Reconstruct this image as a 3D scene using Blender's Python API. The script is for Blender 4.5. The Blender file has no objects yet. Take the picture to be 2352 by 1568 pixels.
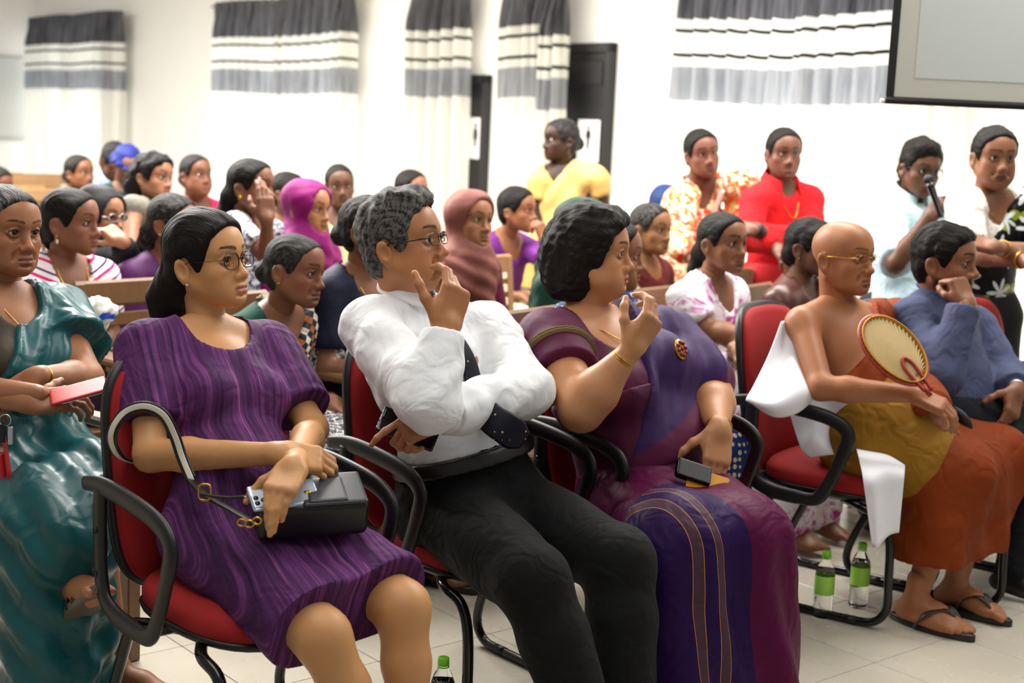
import bpy, math, numpy as np
# ------------------------------------------------------------------ camera, world, lights, exposure
_sc = bpy.context.scene
def _setup():
    C_ = bpy.context.scene.collection; p, r = math.radians(8.6), math.radians(2.5)
    fw = np.array((0, math.cos(p), -math.sin(p))); u0 = np.cross((1., 0, 0), fw); r0 = np.array((1., 0, 0))
    rt = r0*math.cos(r)+u0*math.sin(r); up = u0*math.cos(r)-r0*math.sin(r)
    from mathutils import Matrix
    cam = bpy.data.cameras.new('camera'); cam.sensor_width = 36.; cam.lens = 3267/2352*36; cam.clip_start = .05
    cam.dof.use_dof = True; cam.dof.focus_distance = 3.45; cam.dof.aperture_fstop = 3.2
    o = bpy.data.objects.new('camera', cam); C_.objects.link(o)
    o.matrix_world = Matrix([[rt[0], up[0], -fw[0], 0], [rt[1], up[1], -fw[1], 0], [rt[2], up[2], -fw[2], 1.5], [0, 0, 0, 1]]); _sc.camera = o
    w = bpy.data.worlds.new('world'); _sc.world = w; w.use_nodes = True; b = w.node_tree.nodes['Background']
    b.inputs[0].default_value = (1., .98, .95, 1); b.inputs[1].default_value = .30
    def lamp(name, loc, size, energy, col=(1, .97, .93), rot=(0, 0, 0)):
        l = bpy.data.lights.new(name, 'AREA'); l.shape = 'RECTANGLE'; l.size, l.size_y = size; l.energy = energy; l.color = col
        q = bpy.data.objects.new(name, l); C_.objects.link(q); q.location = loc; q.rotation_euler = rot; return q
    a = math.radians(40)
    lamp('overhead_light', (-2.5, 7.5, 3.42), (1.3, 5.), 600, rot=(0, 0, a))
    lamp('overhead_light', (-6.5, 10.2, 3.42), (1.3, 5.), 900, rot=(0, 0, a))  # added light, put in to brighten the far left wall
    lamp('overhead_light', (1.2, 6.2, 3.42), (1.3, 4.), 260, rot=(0, 0, a))
    lamp('overhead_light', (-.6, 2.6, 3.42), (1.3, 3.), 52, rot=(0, 0, a))
    lamp('overhead_light', (3., 3.6, 3.42), (1.3, 3.), 42, rot=(0, 0, a))
    v = _sc.view_settings; v.view_transform = 'Standard'; v.look = 'None'; v.exposure = 0.; v.gamma = 1.; v.use_curve_mapping = False
_setup()
# ------------------------------------------------------------------ implicit surface kit
A = np.array
def nrm(v):
    v = np.asarray(v, float); return v/(np.linalg.norm(v)+1e-12)
def axes(x=None, y=None, z=None):
    """rows = local axes, from a forward (y) and an up hint (z)"""
    y = nrm(y); z = np.asarray(z, float); x_ = nrm(np.cross(y, z)); z_ = np.cross(x_, y)
    return np.array([x_, y, z_])
I3 = np.eye(3)
def smin(a, b, k):
    if k <= 0: return np.minimum(a, b)
    h = np.maximum(k-np.abs(a-b), 0)/k
    return np.minimum(a, b)-h*h*(k*.25)
def smax(a, b, k): return -smin(-a, -b, k)

def RC(a, b, ra, rb=None, k=.02, flat=None):          # tapered capsule; flat=(axis, factor)
    return ('rc', A(a, float), A(b, float), ra, ra if rb is None else rb, k, flat)
def EL(c, r, M=I3, k=.02): return ('el', A(c, float), A(r, float), A(M, float), k)
def BX(c, h, r, M=I3, k=.02): return ('bx', A(c, float), A(h, float), A(M, float), r, k)
def CH(pts, rad, k=.02, flat=None):                    # chain of capsules
    if np.isscalar(rad): rad = [rad]*len(pts)
    return [RC(pts[i], pts[i+1], rad[i], rad[i+1], k, flat) for i in range(len(pts)-1)]
def pbox(p, g=0.):
    if p[0] == 'rc':
        r = max(p[3], p[4])*(1 if p[6] is None else max(1, p[6][1]))+g
        return np.minimum(p[1], p[2])-r, np.maximum(p[1], p[2])+r
    if p[0] == 'el':
        e = np.sqrt(((p[3]*p[2][:, None])**2).sum(0))+g; return p[1]-e, p[1]+e
    e = np.abs(p[3]*p[2][:, None]).sum(0)+p[4]+g; return p[1]-e, p[1]+e
def peval(p, X, Y, Z):
    if p[0] == 'rc':
        a, b, ra, rb, fl = p[1], p[2], p[3], p[4], p[6]
        dx, dy, dz = X-a[0], Y-a[1], Z-a[2]; ba = b-a
        if fl is not None:
            w, f = nrm(fl[0]), 1/fl[1]-1
            s = (dx*w[0]+dy*w[1]+dz*w[2])*f; dx, dy, dz = dx+s*w[0], dy+s*w[1], dz+s*w[2]
            ba = ba+w*(ba@w)*f
        t = np.clip((dx*ba[0]+dy*ba[1]+dz*ba[2])/max(ba@ba, 1e-12), 0, 1)
        return np.sqrt((dx-t*ba[0])**2+(dy-t*ba[1])**2+(dz-t*ba[2])**2)-(ra+(rb-ra)*t)
    c, M = p[1], p[3]; dx, dy, dz = X-c[0], Y-c[1], Z-c[2]
    q = [dx*M[i, 0]+dy*M[i, 1]+dz*M[i, 2] for i in range(3)]
    if p[0] == 'el':
        r = p[2]
        k0 = np.sqrt(sum((q[i]/r[i])**2 for i in range(3))); k1 = np.sqrt(sum((q[i]/r[i]**2)**2 for i in range(3)))
        return k0*(k0-1)/np.maximum(k1, 1e-6)
    q = [np.abs(q[i])-p[2][i] for i in range(3)]
    o = np.sqrt(sum(np.maximum(v, 0)**2 for v in q)); return o+np.minimum(np.maximum(np.maximum(q[0], q[1]), q[2]), 0)-p[4]

class Field:
    def __init__(s, lo, hi, h):
        s.lo = A(lo, float); s.h = h
        n = (np.ceil((A(hi, float)-s.lo)/h)+1).astype(int)
        s.ax = [(s.lo[i]+h*np.arange(n[i])).astype(np.float32) for i in range(3)]
        s.d = np.full(n, 1., np.float32)
    def sub(s, lo, hi):
        sl, c = [], []
        for i in range(3):
            a = max(0, int((lo[i]-s.lo[i])/s.h)-1); b = min(len(s.ax[i]), int((hi[i]-s.lo[i])/s.h)+3)
            if b <= a: return None, None
            sl.append(slice(a, b)); sh = [1, 1, 1]; sh[i] = -1; c.append(s.ax[i][a:b].reshape(sh))
        return tuple(sl), c
    def add(s, *ps):
        for p in flat(ps):
            k = p[5] if p[0] != 'el' else p[4]
            lo, hi = pbox(p, max(k, 2*s.h)); sl, c = s.sub(lo, hi)
            if sl: s.d[sl] = smin(s.d[sl], peval(p, *c), k)
        return s
    def cut(s, *ps):                                   # subtract primitives
        for p in flat(ps):
            k = p[5] if p[0] != 'el' else p[4]
            lo, hi = pbox(p, max(k, 2*s.h)); sl, c = s.sub(lo, hi)
            if sl: s.d[sl] = smax(s.d[sl], -peval(p, *c), k)
        return s
    def plane(s, p0, n, k=.004):                       # keep the side where n.(p-p0) > 0
        n = nrm(n); X, Y, Z = s.grid()
        s.d = smax(s.d, -((X-p0[0])*n[0]+(Y-p0[1])*n[1]+(Z-p0[2])*n[2]), k); return s
    def grid(s): return s.ax[0].reshape(-1, 1, 1), s.ax[1].reshape(1, -1, 1), s.ax[2].reshape(1, 1, -1)
    def mesh(s):
        d = np.pad(s.d, 1, constant_values=.02); lo = s.lo-s.h
        return snet(d, lo, s.h)
def flat(ps):
    for p in ps:
        if p is None: continue
        if isinstance(p, list): yield from flat(p)
        else: yield p
def field(ps, h, pad=.02):
    ps = list(flat(ps)); B = [pbox(p) for p in ps]
    f = Field(np.min([b[0] for b in B], 0)-pad, np.max([b[1] for b in B], 0)+pad, h); f.add(ps); return f
_CO = A([(x, y, z) for x in (0, 1) for y in (0, 1) for z in (0, 1)])
_ED = [(i, j) for i in range(8) for j in range(i+1, 8) if np.abs(_CO[i]-_CO[j]).sum() == 1]
def snet(d, lo, h):
    s = d < 0; n = d.shape
    cs = [s[c[0]:n[0]-1+c[0], c[1]:n[1]-1+c[1], c[2]:n[2]-1+c[2]] for c in _CO]
    act = np.logical_or.reduce(cs) & ~np.logical_and.reduce(cs)
    ii = np.argwhere(act); idx = np.full(act.shape, -1, np.int64); idx[act] = np.arange(len(ii))
    v = np.stack([d[ii[:, 0]+c[0], ii[:, 1]+c[1], ii[:, 2]+c[2]] for c in _CO], 1).astype(float)
    acc = np.zeros((len(ii), 3)); m_ = np.zeros(len(ii))
    for i, j in _ED:
        m = (v[:, i] < 0) != (v[:, j] < 0)
        t = np.where(m, v[:, i]/np.where(m, v[:, i]-v[:, j], 1), 0)[:, None]
        acc += (_CO[i]+(_CO[j]-_CO[i])*t)*m[:, None]; m_ += m
    V = lo+h*(ii+acc/np.maximum(m_, 1)[:, None])
    F = []
    for ax in range(3):
        a, b = [i for i in range(3) if i != ax]
        s0 = [slice(None)]*3; s1 = [slice(None)]*3
        s0[ax] = slice(0, -1); s1[ax] = slice(1, None)
        for q in (a, b): s0[q] = slice(1, -1); s1[q] = slice(1, -1)
        S0, S1 = s[tuple(s0)], s[tuple(s1)]
        e = np.argwhere(S0 != S1)
        if not len(e): continue
        ins = S0[e[:, 0], e[:, 1], e[:, 2]]
        e = e.copy(); e[:, a] += 1; e[:, b] += 1
        def cell(da, db):
            q = e.copy(); q[:, a] -= da; q[:, b] -= db; return idx[q[:, 0], q[:, 1], q[:, 2]]
        q = np.stack([cell(1, 1), cell(0, 1), cell(0, 0), cell(1, 0)], 1)
        fl = ins if ax != 1 else ~ins
        q[~fl] = q[~fl][:, ::-1]; F.append(q)
    return V, np.concatenate(F)
def vnormals(V, F):
    n = np.cross(V[F[:, 2]]-V[F[:, 0]], V[F[:, 3]]-V[F[:, 1]]); N = np.zeros_like(V)
    for k in range(4):
        for c in range(3): N[:, c] += np.bincount(F[:, k], n[:, c], len(V))
    return N/(np.linalg.norm(N, axis=1)[:, None]+1e-12)
def smooth(V, F, it=1, w=.5):
    for _ in range(it):
        S = np.zeros_like(V); C_ = np.zeros(len(V))
        for k in range(4):
            j = F[:, (k+1) % 4]
            for c in range(3): S[:, c] += np.bincount(F[:, k], V[j, c], len(V))
            C_ += np.bincount(F[:, k], minlength=len(V))
        V = V*(1-w)+w*S/np.maximum(C_, 1)[:, None]
    return V
def vnoise(P, f, seed=0):
    """cheap smooth noise from warped sines, about -1..1"""
    r = np.random.RandomState(seed); s = np.zeros(len(P)); Q = P*f
    for i in range(4):
        d = nrm(r.randn(3)); e = nrm(r.randn(3)); ph = r.rand(2)*6.28
        s += np.sin(Q@d*(1+.35*i)+ph[0]+1.3*np.sin(Q@e*.7+ph[1]))
    return s/2.6
def wrap01(x): return np.clip(x, 0, 1)
def sstep(a, b, x):
    t = np.clip((x-a)/(b-a), 0, 1); return t*t*(3-2*t)

# ------------------------------------------------------------------ objects
COL = bpy.context.scene.collection
def rgb(h):
    if isinstance(h, str):
        c = [int(h[i:i+2], 16)/255 for i in (0, 2, 4)]
        return A([x/12.92 if x <= .04045 else ((x+.055)/1.055)**2.4 for x in c])
    return A(h, float)
def link(name, me, mat=None, parent=None, loc=None):
    o = bpy.data.objects.new(name, me); COL.objects.link(o)
    if mat is not None and me is not None and not me.materials: me.materials.append(mat)
    if parent is not None: o.parent = parent
    if loc is not None: o.location = loc
    return o
def mk(name, V, F, mat, parent=None, col=None, sm=True, org=None, attrs=None, loc=None, fmat=None):
    """mesh object from arrays; org is taken off the coordinates (the parent's place)"""
    V = np.asarray(V, float)
    if org is not None: V = V-A(org)
    me = bpy.data.meshes.new(name); 
    if isinstance(F, np.ndarray):
        nf, k = F.shape
        me.vertices.add(len(V)); me.vertices.foreach_set('co', V.astype(np.float32).ravel())
        me.loops.add(nf*k); me.loops.foreach_set('vertex_index', F.astype(np.int32).ravel())
        me.polygons.add(nf); me.polygons.foreach_set('loop_start', np.arange(0, nf*k, k, dtype=np.int32))
        me.update(calc_edges=True)
    else:
        me.from_pydata([tuple(v) for v in V], [], [tuple(int(i) for i in f) for f in F])
    me.polygons.foreach_set('use_smooth', np.full(len(me.polygons), bool(sm)))
    if col is not None:
        at = me.color_attributes.new('Col', 'FLOAT_COLOR', 'POINT')
        at.data.foreach_set('color', np.c_[col, np.ones(len(V))].astype(np.float32).ravel())
    for k_, a_ in (attrs or {}).items():
        if a_.ndim == 1:
            t = me.attributes.new(k_, 'FLOAT', 'POINT'); t.data.foreach_set('value', a_.astype(np.float32))
        else:
            t = me.attributes.new(k_, 'FLOAT_VECTOR', 'POINT'); t.data.foreach_set('vector', a_.astype(np.float32).ravel())
    for m in (mat if isinstance(mat, list) else [mat]): me.materials.append(m)
    if fmat is not None: me.polygons.foreach_set('material_index', np.asarray(fmat, np.int32))
    me.update(); return link(name, me, None, parent, loc)
def empty(name, loc, label=None, cat=None, group=None):
    o = bpy.data.objects.new(name, None); o.empty_display_size = .1; COL.objects.link(o); o.location = tuple(loc)
    return tag(o, label, cat, group)
def tag(o, label=None, cat=None, group=None, kind=None):
    if label: o['label'] = label
    if cat: o['category'] = cat
    if group: o['group'] = group
    if kind: o['kind'] = kind
    return o
def join(parts):
    """[(V,F,...)] -> one V,F (quads; F arrays)"""
    Vs, Fs, n = [], [], 0
    for V, F in parts: Vs.append(V); Fs.append(F+n); n += len(V)
    return np.concatenate(Vs), np.concatenate(Fs)
def box(c, h, M=I3, bev=0.):
    """box as quads, chamfered when bev"""
    c, h = A(c, float), A(h, float)
    if bev <= 0:
        V = A([(x, y, z) for x in (-1, 1) for y in (-1, 1) for z in (-1, 1)])*h
        F = A([(0, 1, 3, 2), (4, 6, 7, 5), (0, 4, 5, 1), (2, 3, 7, 6), (0, 2, 6, 4), (1, 5, 7, 3)])
    else:
        b = min(bev, *(h*.9)); V, F = [], []
        S = [(x, y, z) for x in (-1, 1) for y in (-1, 1) for z in (-1, 1)]
        for s in S:
            for ax in range(3):
                v = A(s)*h; 
                for q in range(3):
                    if q != ax: v[q] -= s[q]*b
                V.append(v)
        V = A(V); ix = {s: i*3 for i, s in enumerate(S)}
        for ax in range(3):
            a, b_ = [q for q in range(3) if q != ax]
            for sg in (-1, 1):
                q = []
                for (u, w) in ((-1, -1), (1, -1), (1, 1), (-1, 1)):
                    s = [0]*3; s[ax] = sg; s[a] = u; s[b_] = w; q.append(ix[tuple(s)]+ax)
                F.append(q if (sg > 0) != (ax == 1) else q[::-1])
            for u in (-1, 1):
                for w in (-1, 1):
                    s0 = [0]*3; s0[ax] = -1; s0[a] = u; s0[b_] = w; s1 = list(s0); s1[ax] = 1
                    i0, i1 = ix[tuple(s0)], ix[tuple(s1)]
                    q = [i0+a, i1+a, i1+b_, i0+b_]; n = np.cross(V[q[1]]-V[q[0]], V[q[2]]-V[q[0]])
                    F.append(q if n@(V[q[0]]+V[q[2]]) > 0 else q[::-1])
        for s in S:
            i = ix[s]; q = [i, i+1, i+2, i+2]; n = np.cross(V[i+1]-V[i], V[i+2]-V[i])
            F.append(q if n@A(s) > 0 else [i, i+2, i+1, i+1])
        F = A(F)
    return V@A(M)+c, F
def clean_tris(F):   # a quad whose last two corners repeat becomes a triangle
    return [tuple(f) if f[2] != f[3] else tuple(f[:3]) for f in F]
def mkbox(name, mat, parent, c, h, M=I3, bev=.004, **kw):
    V, F = box(c, h, M, bev); return mk(name, V, clean_tris(F), mat, parent, sm=False, **kw)
def spline(pts, n=8, closed=False):
    P = A(pts, float); m = len(P); out = []
    for i in range(m if closed else m-1):
        g = lambda j: P[j % m] if closed else P[min(max(j, 0), m-1)]
        p0, p1, p2, p3 = g(i-1), g(i), g(i+1), g(i+2)
        for t in np.arange(n)/n:
            out.append(.5*(2*p1+(p2-p0)*t+(2*p0-5*p1+4*p2-p3)*t*t+(3*p1-p0-3*p2+p3)*t**3))
    if not closed: out.append(P[-1])
    return A(out)
def tube(path, r, seg=10, closed=False, up=(0, 0, 1), sec=None, caps=True):
    """sweep of a round (or given 2D) section along a path"""
    P = A(path, float); n = len(P); r = np.full(n, r) if np.isscalar(r) else A(r)
    if sec is None:
        a = np.arange(seg)/seg*2*np.pi; sec = np.c_[np.cos(a), np.sin(a)]
    else: seg = len(sec); sec = A(sec, float)
    T = np.gradient(P, axis=0) if not closed else np.roll(P, -1, 0)-np.roll(P, 1, 0)
    T /= np.linalg.norm(T, axis=1)[:, None]+1e-12; V = []
    x = nrm(np.cross(up, T[0])) if abs(T[0]@nrm(up)) < .99 else nrm(np.cross((1, 0, 0), T[0]))
    fixed = sec is not None and up is not None
    for i in range(n):
        x = nrm(x-T[i]*(x@T[i])); y = np.cross(T[i], x)
        V.append(P[i]+r[i]*(sec[:, :1]*x+sec[:, 1:]*y))
    V = np.concatenate(V); F = []
    for i in range(n if closed else n-1):
        a, b = i*seg, ((i+1) % n)*seg
        for k in range(seg):
            l = (k+1) % seg; F.append((a+k, a+l, b+l, b+k))
    if caps and not closed:
        V = np.r_[V, P[:1], P[-1:]]; m = len(V)
        for k in range(seg):
            l = (k+1) % seg; F.append((l, k, m-2, m-2)); F.append(((n-1)*seg+k, (n-1)*seg+l, m-1, m-1))
    return V, A(F)
def lathe(prof, seg=24, M=I3, c=(0, 0, 0)):
    a = np.arange(seg)/seg*2*np.pi; V, F = [], []
    for r, z in prof: V.append(np.c_[np.cos(a)*r, np.sin(a)*r, np.full(seg, z)])
    n = len(prof); V = np.concatenate(V)
    for i in range(n-1):
        for k in range(seg):
            l = (k+1) % seg; F.append((i*seg+k, i*seg+l, (i+1)*seg+l, (i+1)*seg+k))
    return V@A(M)+A(c), A(F)
def mkt(name, vf, mat, parent=None, sm=True, **kw):
    V, F = vf; return mk(name, V, clean_tris(F), mat, parent, sm=sm, **kw)
def sphere(c, r, M=I3, nu=16, nv=10):
    r = A([r]*3 if np.isscalar(r) else r, float)
    V = [(0, 0, 1)]+[(np.sin(t)*np.cos(u), np.sin(t)*np.sin(u), np.cos(t)) for t in np.linspace(0, np.pi, nv+1)[1:-1] for u in np.arange(nu)/nu*2*np.pi]+[(0, 0, -1)]
    F = []
    for k in range(nu): F.append((0, 1+k, 1+(k+1) % nu, 1+(k+1) % nu))
    for i in range(nv-2):
        for k in range(nu):
            l = (k+1) % nu; a = 1+i*nu; F.append((a+k, a+nu+k, a+nu+l, a+l))
    m = len(V)-1; a = 1+(nv-2)*nu
    for k in range(nu): F.append((a+k, m, a+(k+1) % nu, a+(k+1) % nu))
    return (A(V)*r)@A(M)+A(c), A(F)
def grid_sheet(Pf, nu, nv, th=0.):
    """sheet from Pf(u,v) with thickness th"""
    u = np.linspace(0, 1, nu); v = np.linspace(0, 1, nv)
    V = A([Pf(a, b) for b in v for a in u], float); i = np.arange(nu*nv).reshape(nv, nu)
    F = np.stack([i[:-1, :-1], i[:-1, 1:], i[1:, 1:], i[1:, :-1]], -1).reshape(-1, 4)
    if th <= 0: return V, F
    N = vnormals(V, F); n = len(V); W = np.r_[V+N*th/2, V-N*th/2]
    b = np.r_[i[0, :], i[1:, -1], i[-1, -2::-1], i[-2:0:-1, 0]]; c = np.roll(b, -1)
    return W, np.r_[F, F[:, ::-1]+n, np.stack([b+n, c+n, c, b], 1)]
# ------------------------------------------------------------------ heads
# head space: x = the person's right, y = forward, z = up, origin between the eyes' height and the skull centre; unit head is 0.23 m
def mir(c, s): return (c[0]*s, c[1], c[2])
def head_field(q, h, neck=None):
    """q: w width, fat, age, nose, lips, jaw, male; neck: point in head space where the neck goes"""
    w, fat, age, no, li = q.get('w', 1.), q.get('fat', 0.), q.get('age', 0.), q.get('nose', 1.), q.get('lips', 1.)
    jw = q.get('jaw', 1.); male = q.get('male', 0)
    nk = A(neck if neck is not None else (0, -.045, -.215), float)
    f = Field((-.125, -.14, -.25), (.125, .15, .15), h)
    f.add(EL((0, -.014, .034), (.0745*w, .096, .083)), EL((0, .018, .02), (.067*w, .078, .07), k=.03))
    f.add(EL((0, .022, -.035), ((.059+.006*fat)*w, .064, .075), k=.03))
    f.add([RC((s*.05*jw, -.008, -.055), (s*.02*jw, .062, -.098), .023+.006*fat, .018+.004*fat, k=.03) for s in (1, -1)])
    f.add(EL((0, .07, -.101), (.021*jw, .018, .017), k=.022))                        # chin
    f.add([EL((s*.043*w, .054, -.033), (.024, .024, .023), k=.025) for s in (1, -1)])   # cheekbones
    if fat > 0: f.add([EL((s*.044*w, .04, -.07), (.024+.006*fat, .03, .026), k=.03) for s in (1, -1)], EL((0, .03, -.105), (.045, .042, .02+.012*fat), k=.03))
    f.add([RC((s*.012, .086, .019), (s*.044*w, .069, .021), .009+.003*male, .009, k=.02) for s in (1, -1)])    # brow ridge
    f.add(EL((0, .05, .05), (.05*w, .038, .04), k=.04))                              # forehead
    f.cut([EL((s*.033, .1, -.002), (.0205, .0235, .0135), k=.018) for s in (1, -1)])         # sockets
    # nose
    f.add(RC((0, .085, .008), (0, .1045+.005*(no-1), -.036), .0075, .0098*no, k=.014), EL((0, .1075+.004*(no-1), -.041), (.0115*no, .0115, .0105), k=.009))
    f.add([EL((s*.0125*no, .0965, -.0445), (.0088*no, .0115, .0085), k=.008) for s in (1, -1)])
    f.cut([EL((s*.0068*no, .1035, -.0515), (.0038, .005, .0038), k=.003) for s in (1, -1)])
    # mouth
    f.add(EL((0, .066, -.074), (.037, .0275, .028), k=.03), [EL((s*.035*w, .045, -.066), (.020, .024, .025), k=.03) for s in (1, -1)])
    m = .025
    f.add([CH([(-m, .080, -.0735), (-.012, .0935, -.0695), (0, .0955, -.0708), (.012, .0935, -.0695), (m, .080, -.0735)], [.0035, .0062*li, .0058*li, .0062*li, .0035], k=.006)])
    f.add([CH([(-m*.9, .0795, -.0765), (-.01, .0918, -.0815), (.01, .0918, -.0815), (m*.9, .0795, -.0765)], [.0035, .0072*li, .0072*li, .0035], k=.006)])
    f.cut([CH([(-m*.86, .0885, -.0750), (-.012, .0998, -.0752), (.012, .0998, -.0752), (m*.86, .0885, -.0750)], .0016+.0012*q.get('open', 0), k=.004)])
    f.cut(EL((0, .093, -.0915), (.017, .006, .0035), k=.008))                        # under the lip
    if age > 0:                                                                       # folds beside nose and mouth
        for s in (1, -1):
            f.cut(CH([(s*.02, .094, -.046), (s*.030, .086, -.064), (s*.034, .077, -.082)], max(.0004, .0012*age-.0004), k=.014))
            f.cut(CH([(s*.022, .088, -.014), (s*.035, .083, -.02)], .0008*age, k=.01))
            f.add(EL((s*.038, .05, -.088), (.014, .02, .014), k=.02))
    # lids
    op = q.get('lid', 1.)
    for s in (1, -1):
        up = [(s*.0152, .0818, -.002), (s*.023, .0878, .0070*op), (s*.032, .0895, .0102*op), (s*.0412, .0858, .0076*op), (s*.0495, .0762, -.0005)]
        lo = [(s*.0152, .0818, -.002), (s*.0235, .0858, -.0082), (s*.032, .0868, -.0100), (s*.041, .0836, -.0078), (s*.0495, .0762, -.0005)]
        f.add(CH(up, [.0022, .0033, .0036, .0033, .003], k=.004), CH(lo, [.0018, .0022, .0024, .0022, .0022], k=.005))
    # ears
    for s in (1, -1):
        M = axes(y=(s*.45, .12, 0), z=(0, -.22, 1))
        c = A((s*.0765*w, -.019, -.016))
        f.add(EL(c+A((s*.004, 0, 0)), (.0195, .0078, .033), M, k=.006), EL(c+A((s*.001, .006, -.026)), (.0105, .007, .012), M, k=.006))
        f.cut(EL(c+A((s*.0105, .003, .002)), (.011, .0075, .018), M, k=.005))
    # neck
    r = q.get('neckr', .0475)
    f.add(RC((0, -.028, -.05), nk, r, r*1.06, k=.022), EL((0, .012, -.115), (.03, .03, .03), k=.03) if fat > .4 else None)
    return f
def head_col(P, q, skin, N=None):
    """own colours of the face: lips, brows, lashes, beard, bindi; plus painted shade between the lips"""
    x, y, z = np.abs(P[:, 0]), P[:, 1], P[:, 2]; skin = rgb(skin)
    C = np.tile(skin, (len(P), 1)); 
    def mix(m, c, C=C):
        C += (rgb(c)-C)*m[:, None]
    blo = .5+.5*vnoise(P, 60, 3); mix(.10*blo, skin*A([1.25, .95, .85]))
    mix(.35*np.exp(-((x-.05)**2+(z+.035)**2)/.0009)*(y > 0), skin*A([1.12, .9, .85]))      # cheeks
    mix(.4*np.exp(-(x**2+(z+.041)**2)/.0003)*(y > .09), skin*A([1.1, .86, .8]))           # nose tip
    mix(.35*np.exp(-(((x-.033)/.02)**2+((z+.004)/.015)**2))*(y > .05), skin*A([.62, .55, .52]))     # lids are darker skin
    lip = q.get('lipc', None); lip = rgb(lip) if lip else skin*A([.92, .6, .58])
    zz = z+.0755; lm = sstep(1.15, .85, (x/.0255)**2+(np.where(zz > 0, zz/.0095, zz/.0115))**2)*(y > .07)
    mix(lm*.85, lip); mix(sstep(.0022, .0006, np.abs(z+.0752+.6*x*x*0))*(x < .024)*(y > .075)*.6, lip*.35)  # dark line between the lips is crease shade painted into the colour
    if q.get('brow', 1):
        bz = .0262+.006*np.sin(np.clip((x-.012)/.042, 0, 1)*2.2)-.004*(x > .05)*(x-.05)/.008
        bt = .0038*(1.3-np.clip((x-.012)/.045, 0, 1)*.7)*q.get('brow', 1)
        bm = sstep(1.25, .7, np.abs(z-bz)/bt)*sstep(.009, .014, x)*sstep(.058, .05, x)*(y > .035)
        mix(bm*.9, q.get('browc', '15100e'))
    um = np.where(x < .032, -.002+(1-((x-.032)/.017)**2)*.0098, .0078-((x-.032)/.0175)**2*.0083)-.0002
    mix(sstep(.0030, .0012, np.abs(z-um))*sstep(.015, .019, x)*sstep(.05, .046, x)*(y > .06)*.85, '0c0807')
    lm_ = np.where(x < .032, -.002-(1-((x-.032)/.0155)**2)*.0055, -.0075+((x-.032)/.016)**2*.007)
    mix(sstep(.0025, .001, np.abs(z-lm_))*sstep(.018, .022, x)*sstep(.05, .046, x)*(y > .06)*.45, '1a100c')
    b = q.get('beard', 0)
    if b:
        bm = sstep(-.045, -.062, z)*sstep(.0, .02, y+.02+.5*(z+.06)*0)*(1-lm)
        mus = sstep(.036, .030, x)*sstep(-.053, -.058, z)*sstep(-.073, -.069, z)*(y > .07)
        cheek = sstep(.0, .012, .062-np.hypot(y-.02, z+.045)*0-np.abs(z+.1)*.0)*bm
        cut = sstep(-.052, -.066, z+.35*np.clip(y-.03, 0, .06))
        m = np.maximum(mus, cheek*np.maximum(cut, sstep(.052, .06, x)*sstep(.02, -.02, z)*(y < .03)))*sstep(-.17, -.13, z)
        mix(m*b, q.get('beardc', '17120f'))
    if q.get('mus', 0):
        mus = sstep(.03, .024, x)*sstep(-.054, -.058, z)*sstep(-.072, -.068, z)*(y > .07); mix(mus*q['mus'], '17120f')
    if q.get('scalp', 0): mix(sstep(.03, .075, z+.35*np.maximum(-y, 0)-.02)*q['scalp']*0, skin)
    if q.get('bindi'): mix(sstep(.0042, .003, np.hypot(x, z-q.get('bindiz', .03)))*(y > .07), q['bindi'])
    return np.clip(C, 0, 1)
def lookat(fw, up=(0, 0, 1), roll=0):
    M = axes(fw, up) if False else axes(None, fw, up)
    if roll:
        c, s = math.cos(roll), math.sin(roll); x, y, z = M
        M = A([x*c+z*s, y, z*c-x*s])
    return M
def eyes(root, q, Hc, M, sc, org, gaze=None, hi=True):
    """two eyeballs, children of the person; iris and pupil by position on the ball"""
    for s in (1, -1):
        c = A((s*.032, .0756, -.0002)); r = .0132
        V, F = sphere((0, 0, 0), 1, M=A([(1, 0, 0), (0, 0, -1), (0, 1, 0)]).astype(float), nu=20 if hi else 12, nv=20 if hi else 12)
        g = nrm(gaze if gaze is not None else (0, 1, 0)); d = V@g
        col = np.tile(rgb('d8d0c8'), (len(V), 1)); 
        col[d > .80] = rgb('2a160c'); col[d > .955] = rgb('050505')
        V = V*r*(1+.03*(d > .86))[:, None]
        mk('eye', ((V+c)@(M*1))*sc+Hc, A([f for f in F]).tolist() if False else clean_tris(F), MAT['eye'], root, col=col, org=org)

# ------------------------------------------------------------------ hair
def xf(p, M, c, s=1.):
    """a primitive from head (or hand) space to the world"""
    if isinstance(p, list): return [xf(a, M, c, s) for a in p]
    if p is None: return None
    if p[0] == 'rc': return ('rc', p[1]@M*s+c, p[2]@M*s+c, p[3]*s, p[4]*s, p[5]*s, None if p[6] is None else (A(p[6][0], float)@M, p[6][1]))
    if p[0] == 'el': return ('el', p[1]@M*s+c, p[2]*s, p[3]@M, p[4]*s)
    return ('bx', p[1]@M*s+c, p[2]*s, p[3]@M, p[4]*s, p[5]*s)
def infl(p, t):
    if isinstance(p, list): return [infl(a, t) for a in p]
    if p is None: return None
    if p[0] == 'rc': return ('rc', p[1], p[2], p[3]+t, p[4]+t, p[5], p[6])
    if p[0] == 'el': return ('el', p[1], p[2]+t, p[3], p[4])
    return ('bx', p[1], p[2], p[3], p[4]+t, p[5])
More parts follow.
